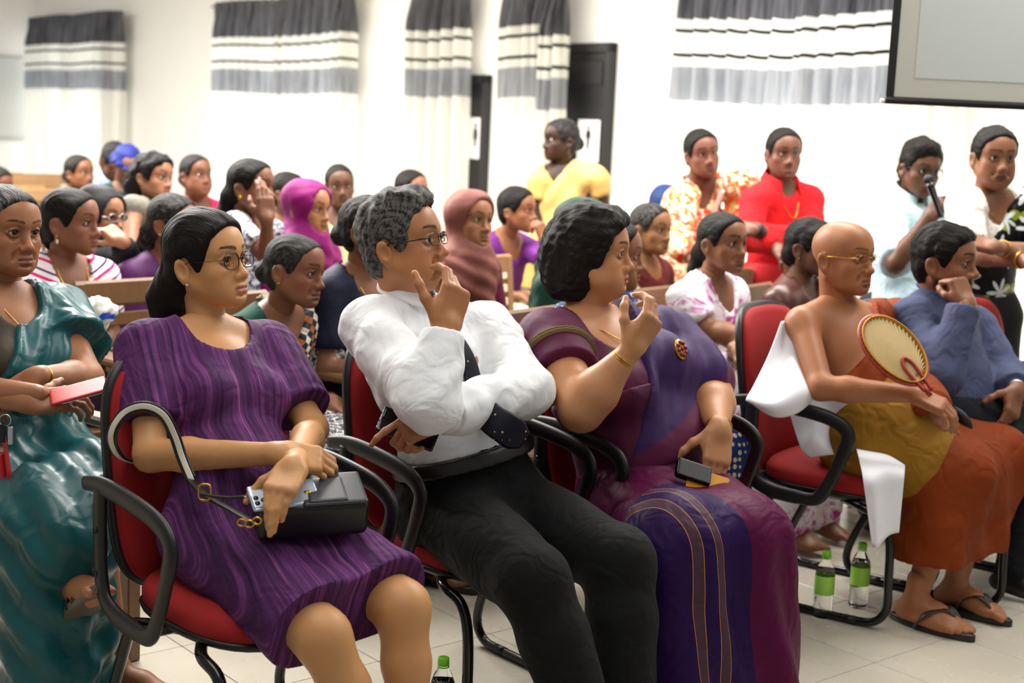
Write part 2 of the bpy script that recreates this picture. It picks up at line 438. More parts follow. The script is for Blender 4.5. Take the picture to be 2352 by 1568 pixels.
def hair_field(st, q, h):
    w = q.get('w', 1.); t = st.get('t', .010); top = st.get('top', 0.)
    f = Field((-.18, -.24, -.36 if st.get('long') else -.2), (.18, .13, .19), h)
    f.add(EL((0, -.014, .034+top*.5), (.0745*w+t, .096+t, .083+t+top*.5)), EL((0, .018, .022+top*.5), (.067*w+t, .078+t, .070+t+top*.5), k=.02), EL((0, .05, .05), (.05*w+t, .038+t, .04+t+top*.4), k=.03))
    if st.get('nape', 1): f.add(EL((0, -.05, -.028), (.058*w+t, .048+t, .062), k=.03))
    f.add(xtra(st.get('pre')))
    if st.get('line', 1):
        d = st.get('dz', 0.)
        f.cut(EL((0, .112, -.004+d), (st.get('fw', .100), .078, .088), k=.022), EL((0, .088, -.055), (.13, .066+st.get('side', 0.), .084), k=.016), BX((0, .1, -.14), (.2, .09, .06), .01, k=.01))
        if st.get('ears', 1): f.cut([EL((s*.084*w, -.014, -.020), (.03, .024, .038), k=.008) for s in (1, -1)])
    f.add(xtra(st.get('post')))
    if st.get('part'):
        f.cut(CH([(st['part']-.0, .1, .085), (st['part'], .07, .105+t+top), (st['part'], .02, .117+t+top)], .0022, k=.012))
    return f
def xtra(v): return [] if v is None else v
def hair_mesh(st, q, h):
    f = hair_field(st, q, h); V, F = f.mesh()
    N = vnormals(V, F); r = np.hypot(V[:, 1]+.01, V[:, 2]-.02); an = np.arctan2(V[:, 2]-.02, -V[:, 1]-.01)
    fl = np.stack([V[:, 0]+.25*np.maximum(0, .0-V[:, 2])*0, an*.1, r*.3], 1)
    amp = st.get('lump', .002)
    D = amp*vnoise(np.stack([V[:, 0]*1.6, an*.04, r*.5], 1), 130, 5)+amp*.6*vnoise(V, 55, 8)
    if st.get('wavy'): D = D+st['wavy']*vnoise(V*A([1, 1, .6]), 75, 11)+st['wavy']*.5*vnoise(V, 170, 12)
    V = V+N*D[:, None]
    base = rgb(st.get('col', '0f0c0b')); C = np.tile(base, (len(V), 1)); g = st.get('grey', 0)
    if g:
        m = sstep(.15, .8, .5+.5*vnoise(np.stack([V[:, 0]*1.5, an*.08, r], 1), 330, 21)+st.get('greyb', 0))*g
        if st.get('greyside'): m = np.clip(m+st['greyside']*sstep(.02, -.06, V[:, 2])*.8, 0, 1)
        C += (rgb(st.get('greyc', '8f8c88'))-C)*m[:, None]
    return V, F, C, fl
# ------------------------------------------------------------------ materials
MAT = {}
def newmat(name, col=(.8, .8, .8), rough=.6, **kw):
    m = bpy.data.materials.new(name); m.use_nodes = True; nt = m.node_tree; b = nt.nodes['Principled BSDF']
    c = rgb(col); b.inputs['Base Color'].default_value = (*c, 1); b.inputs['Roughness'].default_value = rough
    for k, v in kw.items(): b.inputs[k.replace('_', ' ')].default_value = v
    MAT[name] = m; return m
class NT:
    """small node helper"""
    def __init__(s, m): s.m = m; s.t = m.node_tree; s.n = s.t.nodes; s.b = s.n['Principled BSDF']
    def node(s, typ, **kw):
        x = s.n.new(typ)
        for k, v in kw.items():
            if k.startswith('i_'):
                kk = k[2:]; kk = int(kk) if kk.isdigit() else kk.replace('_', ' ')
                s.set(x.inputs[kk], v)
            else: setattr(x, k, v)
        return x
    def set(s, i, v):
        if hasattr(v, 'is_output') or isinstance(v, bpy.types.NodeSocket): s.t.links.new(v, i)
        else: i.default_value = v
    def math(s, op, a, b=0., c=None):
        x = s.node('ShaderNodeMath', operation=op); s.set(x.inputs[0], a); s.set(x.inputs[1], b)
        if c is not None: s.set(x.inputs[2], c)
        return x.outputs[0]
    def attr(s, name): return s.node('ShaderNodeAttribute', attribute_name=name)
    def ramp(s, fac, stops, interp='LINEAR'):
        x = s.node('ShaderNodeValToRGB'); x.color_ramp.interpolation = interp; e = x.color_ramp.elements
        while len(e) < len(stops): e.new(.5)
        for i, (p, c) in enumerate(stops): e[i].position = p; e[i].color = (*rgb(c), 1)
        s.set(x.inputs[0], fac); return x.outputs[0]
    def mix(s, fac, a, b, blend='MIX'):
        x = s.node('ShaderNodeMix', data_type='RGBA', blend_type=blend)
        for i, v in ((x.inputs[0], fac), (x.inputs[6], a), (x.inputs[7], b)):
            if not isinstance(v, bpy.types.NodeSocket) and (isinstance(v, str) or not np.isscalar(v)): v = (*rgb(v), 1)
            s.set(i, v)
        return x.outputs[2]
    def noise(s, vec=None, scale=5, detail=3, rough=.5, distortion=0.):
        x = s.node('ShaderNodeTexNoise'); x.inputs['Distortion'].default_value = distortion; x.inputs['Scale'].default_value = scale; x.inputs['Detail'].default_value = detail; x.inputs['Roughness'].default_value = rough
        if vec is not None: s.set(x.inputs['Vector'], vec)
        return x.outputs[0]
    def obj(s): return s.node('ShaderNodeTexCoord').outputs['Object']
    def mapping(s, vec, scale=(1, 1, 1), rot=(0, 0, 0), loc=(0, 0, 0)):
        x = s.node('ShaderNodeMapping'); s.set(x.inputs[0], vec); x.inputs['Scale'].default_value = scale; x.inputs['Rotation'].default_value = rot; x.inputs['Location'].default_value = loc
        return x.outputs[0]
    def bump(s, h, strength=.3, dist=.002):
        x = s.node('ShaderNodeBump'); x.inputs['Strength'].default_value = strength; x.inputs['Distance'].default_value = dist
        s.set(x.inputs['Height'], h); s.set(s.b.inputs['Normal'], x.outputs[0])
    def col(s, v): s.set(s.b.inputs['Base Color'], v)
def colmat(name, rough=.6, weave=0., wscale=900, sheen=0., sss=0., fold=0., fscale=9, **kw):
    """material whose colour is the mesh's own Col attribute"""
    m = newmat(name, (.5, .5, .5), rough, **kw); t = NT(m); t.col(t.attr('Col').outputs['Color'])
    if sheen: t.b.inputs['Sheen Weight'].default_value = sheen; t.b.inputs['Sheen Roughness'].default_value = .5
    if sss:
        t.b.inputs['Subsurface Weight'].default_value = sss; t.b.inputs['Subsurface Radius'].default_value = (.012, .005, .003); t.b.inputs['Subsurface Scale'].default_value = 1.
    h = None
    if weave: h = t.noise(t.obj(), wscale, 2)
    if fold:
        v = t.node('ShaderNodeVectorMath', operation='ADD'); n = t.node('ShaderNodeTexNoise'); n.inputs['Scale'].default_value = fscale*.5
        t.set(n.inputs['Vector'], t.obj()); t.set(v.inputs[0], t.obj()); t.set(v.inputs[1], n.outputs['Color'])
        f = t.noise(v.outputs[0], fscale, 1.5, .4); f = t.math('MULTIPLY', f, fold)
        h = f if h is None else t.math('ADD', f, t.math('MULTIPLY', h, weave*.05))
    t.b.inputs['Specular IOR Level'].default_value = .5 if name in ('skin', 'eye', 'leather', 'satin') else .22
    if h is not None: t.bump(h, .6 if fold else weave, .02 if fold else .001)
    return m
def base_mats():
    m = colmat('skin', .46, sss=0.0); t = NT(m); t.b.inputs['Specular IOR Level'].default_value = .36
    t.bump(t.noise(t.obj(), 260, 3), .12, .002)
    m = colmat('eye', .12)
    for nm, ro in (('hair', .5),):
        m = colmat(nm, ro); t = NT(m); fl = t.attr('flow').outputs['Vector']
        n = t.noise(t.mapping(fl, (330, 26, 60)), 1., 4, .6); n2 = t.noise(t.mapping(fl, (90, 9, 20)), 1., 3, .6)
        t.bump(t.math('ADD', n, n2), .75, .006)
        c = t.attr('Col').outputs['Color']; t.col(t.mix(t.math('MULTIPLY', n, .4), c, t.mix(.35, c, (.05, .04, .033))))
        t.b.inputs['Specular IOR Level'].default_value = .14
    m = colmat('curl', .5); t = NT(m); n = t.noise(t.mapping(t.obj(), (1, 1, .6)), 300, 4, .7, distortion=1.5)
    t.bump(n, .9, .008); c = t.attr('Col').outputs['Color']; t.col(t.mix(t.ramp(n, [(.38, (0, 0, 0)), (.62, (1, 1, 1))]), t.mix(1., c, (.36, .35, .34), 'MULTIPLY'), c))
    colmat('cloth', .8, weave=.15, sheen=.02)
    colmat('satin', .34, weave=.05)
    colmat('silk', .5, weave=.1)
    newmat('gold', 'd0a040', .28, Metallic=1.); newmat('silver', 'c8c8c8', .25, Metallic=1.)
    newmat('pearl', 'efe6d8', .2); newmat('blackplastic', '101010', .45); newmat('blackmetal', '0a0a0b', .18)
    newmat('glass', 'ffffff', .02, Transmission_Weight=1., IOR=1.05)
# ------------------------------------------------------------------ people
F_PX = 3267.; CAM = A((0, 0, 1.5)); PITCH, ROLL = math.radians(8.6), math.radians(2.5)
_fw = A((0, math.cos(PITCH), -math.sin(PITCH))); _u0 = np.cross((1., 0, 0), _fw); _r0 = A((1., 0, 0))
RT = _r0*math.cos(ROLL)+_u0*math.sin(ROLL); UP = _u0*math.cos(ROLL)-_r0*math.sin(ROLL); FW = _fw
def P3(x, y, d): return CAM+d*(FW+RT*(x-1176)/F_PX-UP*(y-784)/F_PX)      # a place seen at (x, y), d metres away
def Pz(x, y, z):
    v = FW+RT*(x-1176)/F_PX-UP*(y-784)/F_PX; return CAM+v*((z-CAM[2])/v[2])
def px(p):
    q = A(p)-CAM; d = q@FW; return 1176+F_PX*(q@RT)/d, 784-F_PX*(q@UP)/d, d
def az(deg): a = math.radians(deg); return A((math.sin(a), math.cos(a), 0.))
def facing(at, yaw, pitch=0.):
    """direction of a face seen at 'at': yaw 0 looks at the camera, 90 to the picture's right"""
    c = nrm((CAM-at)*A((1, 1, 0))); r = A((-c[1], c[0], 0)); a, p = math.radians(yaw), math.radians(pitch)
    return (c*math.cos(a)+r*math.sin(a))*math.cos(p)+A((0, 0, math.sin(p)))
UZ = A((0., 0, 1))

class Person:
    def __init__(s, label, J, q=None, skin='9a6a48', sc=1., b=None, h=.01, group=None):
        s.J = {k: A(v, float) for k, v in J.items()}; s.q = q or {}; s.skin = skin; s.sc = sc; s.b = b or {}; s.h = h
        J = s.J; up = nrm(J['N']-J['P']); r = nrm(J['SR']-J['SL']); r = nrm(r-up*(r@up)); s.M = A([r, np.cross(up, r), up]); s.L = np.linalg.norm(J['N']-J['P'])
        s.org = A((J['P'][0], J['P'][1], 0.)); s.root = empty('person', s.org, label, 'person', group); s.bod = []
        s.hM = None
    # body pieces ------------------------------------------------
    def tp(s, x, y, z):                                 # torso space: x right, y forward, z 0 at the pelvis, 1 at the neck
        return s.J['P']+A((x, y, z*s.L))@s.M
    def torso(s):
        M, b, c = s.M, s.b, s.sc; g = b.get('g', 1.)*c; bu = b.get('bust', 0.); be = b.get('belly', 0.)
        J = s.J; L = s.L
        ps = [EL(s.tp(0, -.01, .03), (.165*g, .12*g, .12*c), M, k=.04), EL(s.tp(0, .0, .3), (.135*g, .105*g, .15*c), M, k=.05),
              EL(s.tp(0, .0, .66), (.152*g, .108*g, .17*c), M, k=.05), EL(s.tp(0, -.02, .82), (.13*g, .085*g, .09*c), M, k=.05)]
        for S in ('SR', 'SL'):
            ps += [RC(J['N']*.45+J[S]*.55-UZ*.012*c, J[S]-UZ*.01, .052*c, .054*c, k=.05), RC(J['N']+M[2]*.02, J['N']*.35+J[S]*.65+UZ*.005, .042*c, .038*c, k=.05)]
        if bu: ps += [EL(s.tp(sx*.073*g, .085*g, b.get('bz', .60)), (.066*bu*c, .058*bu*c, .066*bu*c), M, k=.04) for sx in (1, -1)]
        if be: ps += [EL(s.tp(0, .055*g, .24), (.14*g, .10*be*c, .13*c), M, k=.06)]
        return ps
    def arm(s, S, up=True, fore=True, t1=1., t0=0.):
        J, c, g = s.J, s.sc, s.b.get('arm', 1.)*s.sc; a, e, w = J['S'+S], J['E'+S], J['W'+S]; ps = []
        if up:
            e2 = a+(e-a)*t1; ps += [RC(a, e2, .049*g, (.050+(.040-.050)*t1)*g, k=.03)]
        if fore:
            m = e+(w-e)*.3; ps += [RC(e, m, .039*g, .0405*g, k=.02), RC(m, w, .0405*g, .0255*c, k=.02)]
        return ps
    def leg(s, S, thigh=True, shin=True):
        J, g = s.J, s.b.get('leg', 1.)*s.sc; h, k, a = J['H'+S], J['K'+S], J['A'+S]; ps = []
        if thigh: ps += [RC(h, k, .088*g, .060*g, k=.04)]
        if shin:
            m = k+(a-k)*.32+nrm(np.cross(np.cross(k-h, a-k), a-k))*.0; ps += [RC(k, m, .056*g, .054*g, k=.03), RC(m, a, .054*g, .034*s.sc, k=.02)]
        return ps
    def skin_body(s, arms='LR', legs='LR', foot=True, torso=True):
        ps = s.torso() if torso else []
        for S in arms: ps += s.arm(S)
        for S in legs: ps += s.leg(S)
        V, F = field(ps, s.b.get('bh', .0115) if s.h < .0095 else s.h*1.6).mesh(); s.bod.append((V, F, np.tile(rgb(s.skin), (len(V), 1))))
        return s
    def prims(s, ps, h=None, skin=None):
        V, F = field(ps, h or s.h).mesh(); s.bod.append((V, F, np.tile(rgb(skin or s.skin), (len(V), 1)))); return s
    # head --------------------------------------------------------
    def head(s, fw, roll=0., hair=None, h=.004, gaze=None, up=UZ, hmat='hair', hh=None):
        M = lookat(fw, up, math.radians(roll)); Hc = s.J['H']; c = s.sc*s.q.get('size', 1.); s.hM, s.hc = M, c
        nk = (s.J['N']-Hc)@M.T/c+A((0, 0, -.03))
        f = head_field(s.q, h, nk); V, F = f.mesh(); C = head_col(V, s.q, s.skin)
        s.bod.append(((V@M)*c+Hc, F, C))
        eyes(s.root, s.q, Hc, M, c, s.org, gaze, h < .0035)
        if hair is not None: s.hair = s.addhair(hair, h=hh or h*1.45, mat=hmat)
        return s
    def addhair(s, st, h=.005, mat='hair'):
        V, F, C, fl = hair_mesh(st, s.q, h); return mk('hair', (V@s.hM)*s.hc+s.J['H'], F, MAT[mat], s.root, col=C, attrs=dict(flow=fl), org=s.org)
    def hx(s, p): return A(p, float)@s.hM*s.hc+s.J['H']     # head space -> world
    def hand(s, S, y, z, curl=(.5, .5, .5, .5), thumb=(.5, .2), spread=.06, h=.0038, sc=None, at=None, mid=None):
        """y: where the fingers point, z: the back of the hand; curl per finger, thumb=(out, curl)"""
        y = nrm(y); x = nrm(np.cross(y, z)); z = np.cross(x, y); M = A([x, y, z]); t = -1 if S == 'R' else 1       # right hand, back up: thumb on the left
        W = s.J['W'+S] if at is None else A(at); c = (sc or s.sc*s.b.get('hand', 1.))
        ps = [RC((0, -.010, 0), (0, .012, 0), .0225, .025, k=.015, flat=((0, 0, 1), .78)), BX((0, .052, -.001), (.026, .034, .002), .0125, k=.02), EL((t*.024, .032, -.008), (.017, .03, .015), axes(y=(t*.5, 1, 0), z=(0, 0, 1)), k=.015)]
        ev = (s.J['E'+S]-W)@M.T; ev = ev/(np.linalg.norm(ev)+1e-9)*.075; ps.append(RC((0, 0, 0), ev, .0262, .0285, k=.02)) if ev[1] < .03 else None
        tips = []
        Ls = [(.046, .027, .021), (.050, .031, .022), (.047, .029, .021), (.037, .022, .019)]
        for i in range(4):
            xo = t*(.0305-.0202*i); a = -spread*(i-1.5)*t*1.2; kn = A((xo, .088-.004*abs(i-1)-.004*(i == 3), .003)); d = kn; r = [.0093, .0086, .0079, .0069] if i < 3 else [.0082, .0075, .0069, .006]
            cu = curl[i] if np.isscalar(curl[i]) else None; cs = [cu*.9, cu*1.15, cu*.8] if cu is not None else curl[i]; an = 0.; pts = [kn-A((0, .02, .003)), kn]
            for j in range(3):
                an += cs[j]; dr = A((math.sin(-a)*math.cos(an), math.cos(a)*math.cos(an), -math.sin(an))); d = d+dr*Ls[i][j]; pts.append(d)
            ps += CH(pts, [.0100, r[0], r[1], r[2], r[3]], k=.004); tips.append((pts[-1], dr, A((0, math.sin(an), math.cos(an)))))
        o, cu = thumb; b0 = A((t*.026, .018, -.008)); d1 = nrm((t*math.sin(.35+o), math.cos(.35+o), -.25-.3*cu)); k1 = b0+d1*.045; d2 = nrm(d1+A((-t*.9*cu, .25*cu, -.35*cu))); k2 = k1+d2*.033; d3 = nrm(d2+A((-t*.7*cu, .1*cu, -.2*cu))); k3 = k2+d3*.025
        ps += CH([b0, k1, k2, k3], [.0145, .0112, .0098, .0082], k=.008)
        f = field(ps, h, .01); V, F = f.mesh(); C = np.tile(rgb(s.skin), (len(V), 1))
        C *= (1-.12*np.exp(-((V[:, 1]-.09)**2)/.00012)*(V[:, 2] > 0))[:, None]
        for p, dr, nn in tips+[(k3, d3, nrm(A((t*.3, 0, .9))))]:
            e = V-(p+nn*.006); m = np.exp(-((e@e.T.diagonal() if False else (e**2).sum(1))/.00004)); C += (rgb(s.skin)*A([1.25, 1.1, 1.08])-C)*np.clip(m*1.3, 0, 1)[:, None]
        s.bod.append(((V@M)*c+W, F, np.clip(C, 0, 1))); s.hf = (M, c, W)
        return s
    def foot(s, S, fwd, h=.006, pitch=0., at=None, sc=1.):
        """bare foot; the ankle is J['A?']"""
        up = UZ*math.cos(pitch)+nrm(fwd)*math.sin(pitch); M = lookat(nrm(fwd)*math.cos(pitch)-UZ*math.sin(pitch), up); t = -1 if S == 'R' else 1
        ps = [RC((0, 0, .06), (0, 0, 0), .034, .036, k=.02), EL((0, -.035, -.045), (.031, .036, .032), k=.03), CH([(0, .0, -.015), (t*.008, .07, -.035), (t*.01, .125, -.052)], [.036, .033, .024], k=.03, flat=((0, 0, 1), .9)), EL((0, .12, -.058), (.044, .045, .018), k=.03), EL((-t*.016, .045, -.06), (.03, .07, .016), k=.03)]
        for i in range(5):
            x = t*(.033-.0175*i); L = [.178, .182, .172, .16, .145][i]; r = [.0125, .0092, .0088, .0083, .0082][i]
            ps += CH([(x*.95, .13, -.054), (x, L-.018, -.056), (x, L, -.064)], [r, r*1.0, r*.95], k=.006)
        c = s.sc*sc; V, F = field(ps, h, .01).mesh(); C = np.tile(rgb(s.skin), (len(V), 1)); C[V[:, 2] < -.066] = rgb(s.skin)*A([1.35, 1.2, 1.15])
        W = s.J['A'+S] if at is None else A(at); s.bod.append(((V@M)*c+W, F, np.clip(C, 0, 1))); return M, c, W
    def finish(s):
        V, F = join([(b[0], b[1]) for b in s.bod]); C = np.concatenate([b[2] for b in s.bod])
        s.body = mk('body', V, F, MAT['skin'], s.root, col=C, org=s.org); return s
    # clothes -----------------------------------------------------
    def loc(s, V):
        q = (V-s.J['P'])@s.M.T; return q
    def cloth(s, name, ps, mat, col, cuts=(), planes=(), sleeves=(), attrs=None, t=.011, h=None, fold=.003, ff=22., fs=(1, 1, .35), seed=1, post=None, label=None, disp=None, k=.004, sm=0):
        """a garment: body pieces grown by t, cut at its openings, with folds"""
        h = h or s.h; sp = [infl(p, t) for sl in sleeves for p in flat(sl[0])]; bp = [infl(p, t) for p in flat(ps)]; B = [pbox(p) for p in bp+sp+list(flat(post or []))]
        f = Field(np.min([b[0] for b in B], 0)-.03, np.max([b[1] for b in B], 0)+.03, h); f.add(bp)
        if post: f.add(post)
        f.cut(list(cuts))
        for p0, n in planes: f.plane(p0, n, k)
        for sl in sleeves:
            lo_, hi_ = f.lo, f.lo+f.h*(A(f.d.shape)-1); g = Field(lo_, hi_, h); g.d = np.full(f.d.shape, 1., np.float32); g.ax = f.ax
            g.add([infl(p, t) for p in flat(sl[0])]); g.cut(sl[1]); f.d = smin(f.d, g.d, .025)
        V, F = f.mesh()
        if not len(V): return None
        if sm: V = smooth(V, F, sm)
        N = vnormals(V, F); q = s.loc(V)
        D = fold*vnoise(q*A(fs), ff, seed)+fold*.5*vnoise(q*A(fs)[[2, 1, 0]], ff*1.9, seed+7)
        if disp is not None: D = D+disp(V, q, N)
        V = V+N*D[:, None]
        C = col(V, q, N) if callable(col) else np.tile(rgb(col), (len(V), 1))
        o = mk(name, V, F, MAT[mat], s.root, col=C, org=s.org, attrs=dict(loc=q, **(attrs(V, q) if attrs else {})))
        if label: o['label'] = label
        return o
    def part(s, name, vf, mat, label=None, col=None, sm=True, parent=None):
        V, F = vf
        o = mkt(name, (V, F), MAT[mat], parent or s.root, sm=sm, org=s.org, col=None if col is None else np.tile(rgb(col), (len(V), 1)))
        if label: o['label'] = label
        return o
    def sleeve(s, S, t1=.7, fore=None, grow=.006, flare=0.):
        """(prims, cuts): a sleeve ending at t1 of the upper arm, or at 'fore' of the forearm"""
        J, g = s.J, s.b.get('arm', 1.)*s.sc; a, e, w = J['S'+S], J['E'+S], J['W'+S]
        ps = [RC(a, e, (.052+grow)*1.0*g, (.043+grow+flare)*g, k=.03)]
        if fore is None: p, d = a+(e-a)*t1, nrm(e-a); lw = .16
        else:
            ps += [RC(e, w, (.043+grow)*g, (.031+grow)*g, k=.03)]; p, d = e+(w-e)*fore, nrm(w-e); lw = .085
        M = axes(y=d, z=UZ if abs(d[2]) < .9 else s.M[1]); return ps, [BX(p+d*.15, (lw-.01, .14, lw-.01), .01, M, k=.004)]
    def surf(s, x, z, t=0., back=False, extra=()):
        """a point on the front of the torso: x to the right, z from the pelvis, both in metres"""
        M = s.M; sg = -1 if back else 1; o = s.J['P']+M[0]*x+M[2]*z+M[1]*sg*.35; ps = s._ps+list(extra)
        for st in np.linspace(0, .45, 91):
            p = o-M[1]*sg*st
            if min(peval(pp, *p) for pp in ps) < t+.003: return p
        return s.J['P']+M[0]*x+M[2]*z
    def strip(s, name, path, wid, th=.003, t=.014, mat='cloth', col='101018', label=None, n=6):
        """a flat band laid on the chest along torso points (x, z)"""
        P = spline([s.surf(x, z, t) for x, z in path], n); sec = [(math.cos(a), .12*math.sin(a)) for a in np.arange(10)/10*2*np.pi]
        W = np.interp(np.linspace(0, 1, len(P)), np.linspace(0, 1, len(wid)), wid)
        V, F = tube(P, W, sec=sec, up=s.M[1]); return s.part(name, (V, F), mat, label, col)
    def collar(s, col, h=.042, r=.068, gap=24, mat='cloth', point=.03, lift=.030):
        J, M = s.J, s.M; up = nrm(J['H']-J['N']+M[2]*.1); c = J['N']+M[1]*.012; x = nrm(M[0]-up*(M[0]@up)); y = np.cross(up, x)
        def f(u, v):
            a = math.radians(gap+(360-2*gap)*u); e = abs(u-.5)*2; rr = r+(.018 if v > .5 else 0)*(v-.5)*2; z = (.030-.010*math.cos(a)*-1*0)+(h*(v*2) if v < .5 else h*(1-(v-.5)*2*(1.1+point/h*max(0, e-.7)*3)))-.022*math.cos(a)
            return c+x*math.sin(a)*rr*1.02+y*math.cos(a)*rr*1.05+up*(z+lift)
        V, F = grid_sheet(f, 37, 9, .003); return s.part('collar', (V, F), mat, col=col)
    def neck_cut(s, front=.07, wide=.075, deep=.085, back=.0, k=.006):
        """round neckline: an egg at the neck's base, leaning forward"""
        J = s.J; M = s.M; up = s.J['H']-s.J['N']
        return [EL(J['N']+M[1]*front*.45+M[2]*.02, (wide, front, deep), M, k=k), RC(J['N']+M[2]*.0, J['N']+nrm(up)*.2, .066*s.sc, .08*s.sc, k=.006)]
    def necklace(s, drop=.13, wide=.062, r=.0018, mat='gold', y=.03, name='necklace', n=26, t=.005):
        """chain around the neck, laid on the chest"""
        J, M = s.J, s.M; f = field(s.torso(), .012); pts = []
        from_ = J['N']+M[2]*.035
        for i in range(n+1):
            a = -math.pi*.62+math.pi*1.24*i/n; x = math.sin(a)*wide; z = -drop*(.5+.5*math.cos(a*1.25))**1.6
            pts.append((x, z))
        out = []
        for x, z in pts:
            o = J['N']+M[0]*x+M[2]*(z+.02)+M[1]*.25; best = None
            for st in np.linspace(0, .3, 61):
                p = o-M[1]*st
                if best is None and min(peval(pp, *p) for pp in s._ps) < .004+t: best = p
            out.append(best if best is not None else J['N']+M[0]*x+M[2]*(z+.02)+M[1]*.02)
        return s.part(name, tube(spline(out, 3), r, 6), mat)
    _c = None
    @property
    def _ps(s):
        if s._c is None: s._c = s.torso()+[RC(s.J['N']-s.M[2]*.03, s.J['N']+(s.J['H']-s.J['N'])*.5, .058*s.sc, .054*s.sc, k=.03)]
        return s._c
    def earring(s, side, r=.005, mat='gold', z=-.046):
        w = s.q.get('w', 1.); c = s.hx((side*.079*w, -.010, z)); return s.part('earring', sphere(c, r, nu=10, nv=8), mat)
    def bangle(s, S, f=.12, r=.031, th=.0022, mat='gold', name='bangle', tilt=(.1, .1, 0)):
        e, w = s.J['E'+S], s.J['W'+S]; d = nrm(w-e); x = nrm(np.cross(d, UZ+A(tilt))); y = np.cross(d, x); c = w-d*f*np.linalg.norm(w-e)
        a = np.arange(28)/28*2*np.pi; V, F = tube([c+r*(math.cos(t)*x+math.sin(t)*y*.88) for t in a], th, 6, closed=True, up=d); return s.part(name, (V, F), mat)
    def glasses(s, w=.026, hh=.017, r=.0013, mat='blackplastic', cy=.098, cz=-.001, cx=.033, pw=3., templ=None, lens='lens', rim=True):
        """frame, two lenses, temples; head space"""
        g = s.part('glasses', tube([s.hx(p) for p in spline([(-cx+w-.001, cy+.001, cz+.004), (0, cy+.006, cz+.007), (cx-w+.001, cy+.001, cz+.004)], 5)], r*s.hc, 6), mat)
        for sd in (1, -1):
            a = np.arange(32)/32*2*np.pi; sg = lambda v: np.sign(v)*np.abs(v)**(2/pw)
            lp = [(sd*cx+w*sg(math.cos(t)), cy-.12*max(0, abs(sd*cx+w*sg(math.cos(t)))-.03), cz+hh*sg(math.sin(t))) for t in a]
            if rim: s.part('rim', tube([s.hx(p) for p in lp], r*s.hc, 6, closed=True, up=s.hM[1]), mat, parent=g)
            V = np.r_[[s.hx(p) for p in lp], [s.hx((sd*cx, cy, cz))]]; n = len(lp)
            V = np.r_[V, V+s.hM[1]*.0012]; F = [(i, (i+1) % n, n, n) for i in range(n)]+[((i+1) % n+n+1, i+n+1, 2*n+1, 2*n+1) for i in range(n)]+[(i, i+n+1, (i+1) % n+n+1, (i+1) % n) for i in range(n)]
            s.part('lens', (V, A(F)), 'lens', parent=g)
            wq = s.q.get('w', 1.)
            s.part('temple', tube([s.hx(p) for p in ((sd*(cx+w), cy-.004, cz+.005), (sd*(.071*wq+.006), .06, cz+.006), (sd*(.078*wq+.003), .0, cz+.008), (sd*(.078*wq+.002), -.02, cz+.0))], (r if templ is None else templ)*s.hc, 6), mat, parent=g)
        return g
    def shoe(s, S, fwd, col='141210', h=.006, mat='leather', name='shoe'):
        M = lookat(nrm(fwd)); W = s.J['A'+S]; c = s.sc
        ps = [RC((0, -.045, -.05), (0, .13, -.058), .040, .036, k=.02, flat=((0, 0, 1), .8)), RC((0, -.01, .0), (0, .04, -.03), .042, .04, k=.03)]
        V, F = field(ps, h).mesh(); V[:, 2] = np.maximum(V[:, 2], -.08); C = np.tile(rgb(col), (len(V), 1)); return mk(name, (V@M)*c+W, F, MAT[mat], s.root, col=C, org=s.org)
    def sandal(s, S, fwd, col='1a1412', pitch=0., at=None, straps=1, name='sandal', sole='120e0c'):
        up = UZ*math.cos(pitch)+nrm(fwd)*math.sin(pitch); M = lookat(nrm(fwd)*math.cos(pitch)-UZ*math.sin(pitch), up); W = s.J['A'+S] if at is None else A(at); c = s.sc; t = -1 if S == 'R' else 1
        n = 28; a = np.arange(n)/n*2*np.pi; o = [(math.sin(u)*(.043-.008*math.cos(u)*-1*(1 if math.cos(u) < 0 else -.6)), .058+.14*math.cos(u)) for u in a]
        V = []; 
        for z, k_ in ((-.090, .99), (-.087, 1.03), (-.070, 1.03), (-.067, .99)): V += [(x*k_+t*.004, .058+(y-.058)*k_, z) for x, y in o]
        V += [(t*.004, .058, -.090), (t*.004, .058, -.067)]; F = []
        for r in range(3):
            for i in range(n): j = (i+1) % n; F.append((r*n+i, (r+1)*n+i, (r+1)*n+j, r*n+j))
        for i in range(n): j = (i+1) % n; F.append((j, 4*n, i, i)); F.append((3*n+i, 4*n+1, 3*n+j, 3*n+j))
        F = A(F); V = A(V)
        so = mkt(name, ((V@M)*c+W, F), MAT['leather'], s.root, org=s.org, col=np.tile(rgb(sole), (len(V), 1)))
        hx = lambda p: (A(p)@M)*c+W
        for sg in (1, -1):
            pts = spline([(t*.020, .138, -.040), (t*.014+sg*.014, .10, -.012), (sg*.038, .055, -.028), (sg*.044, .02, -.08)], 5)
            if straps == 2: pts = spline([(-.045*sg, .10, -.075), (-.02*sg, .09, -.034), (.02*sg, .07, -.02), (.045*sg, .04, -.078)], 5)
            V2, F2 = tube([hx(p) for p in pts], .012 if straps == 2 else .013, 8, sec=[(1.2*math.cos(k), .25*math.sin(k)) for k in np.arange(8)/8*2*np.pi], up=M[2]); mkt('strap', (V2, F2), MAT['leather'], so, col=np.tile(rgb(col), (len(V2), 1)), org=s.org)
        return so
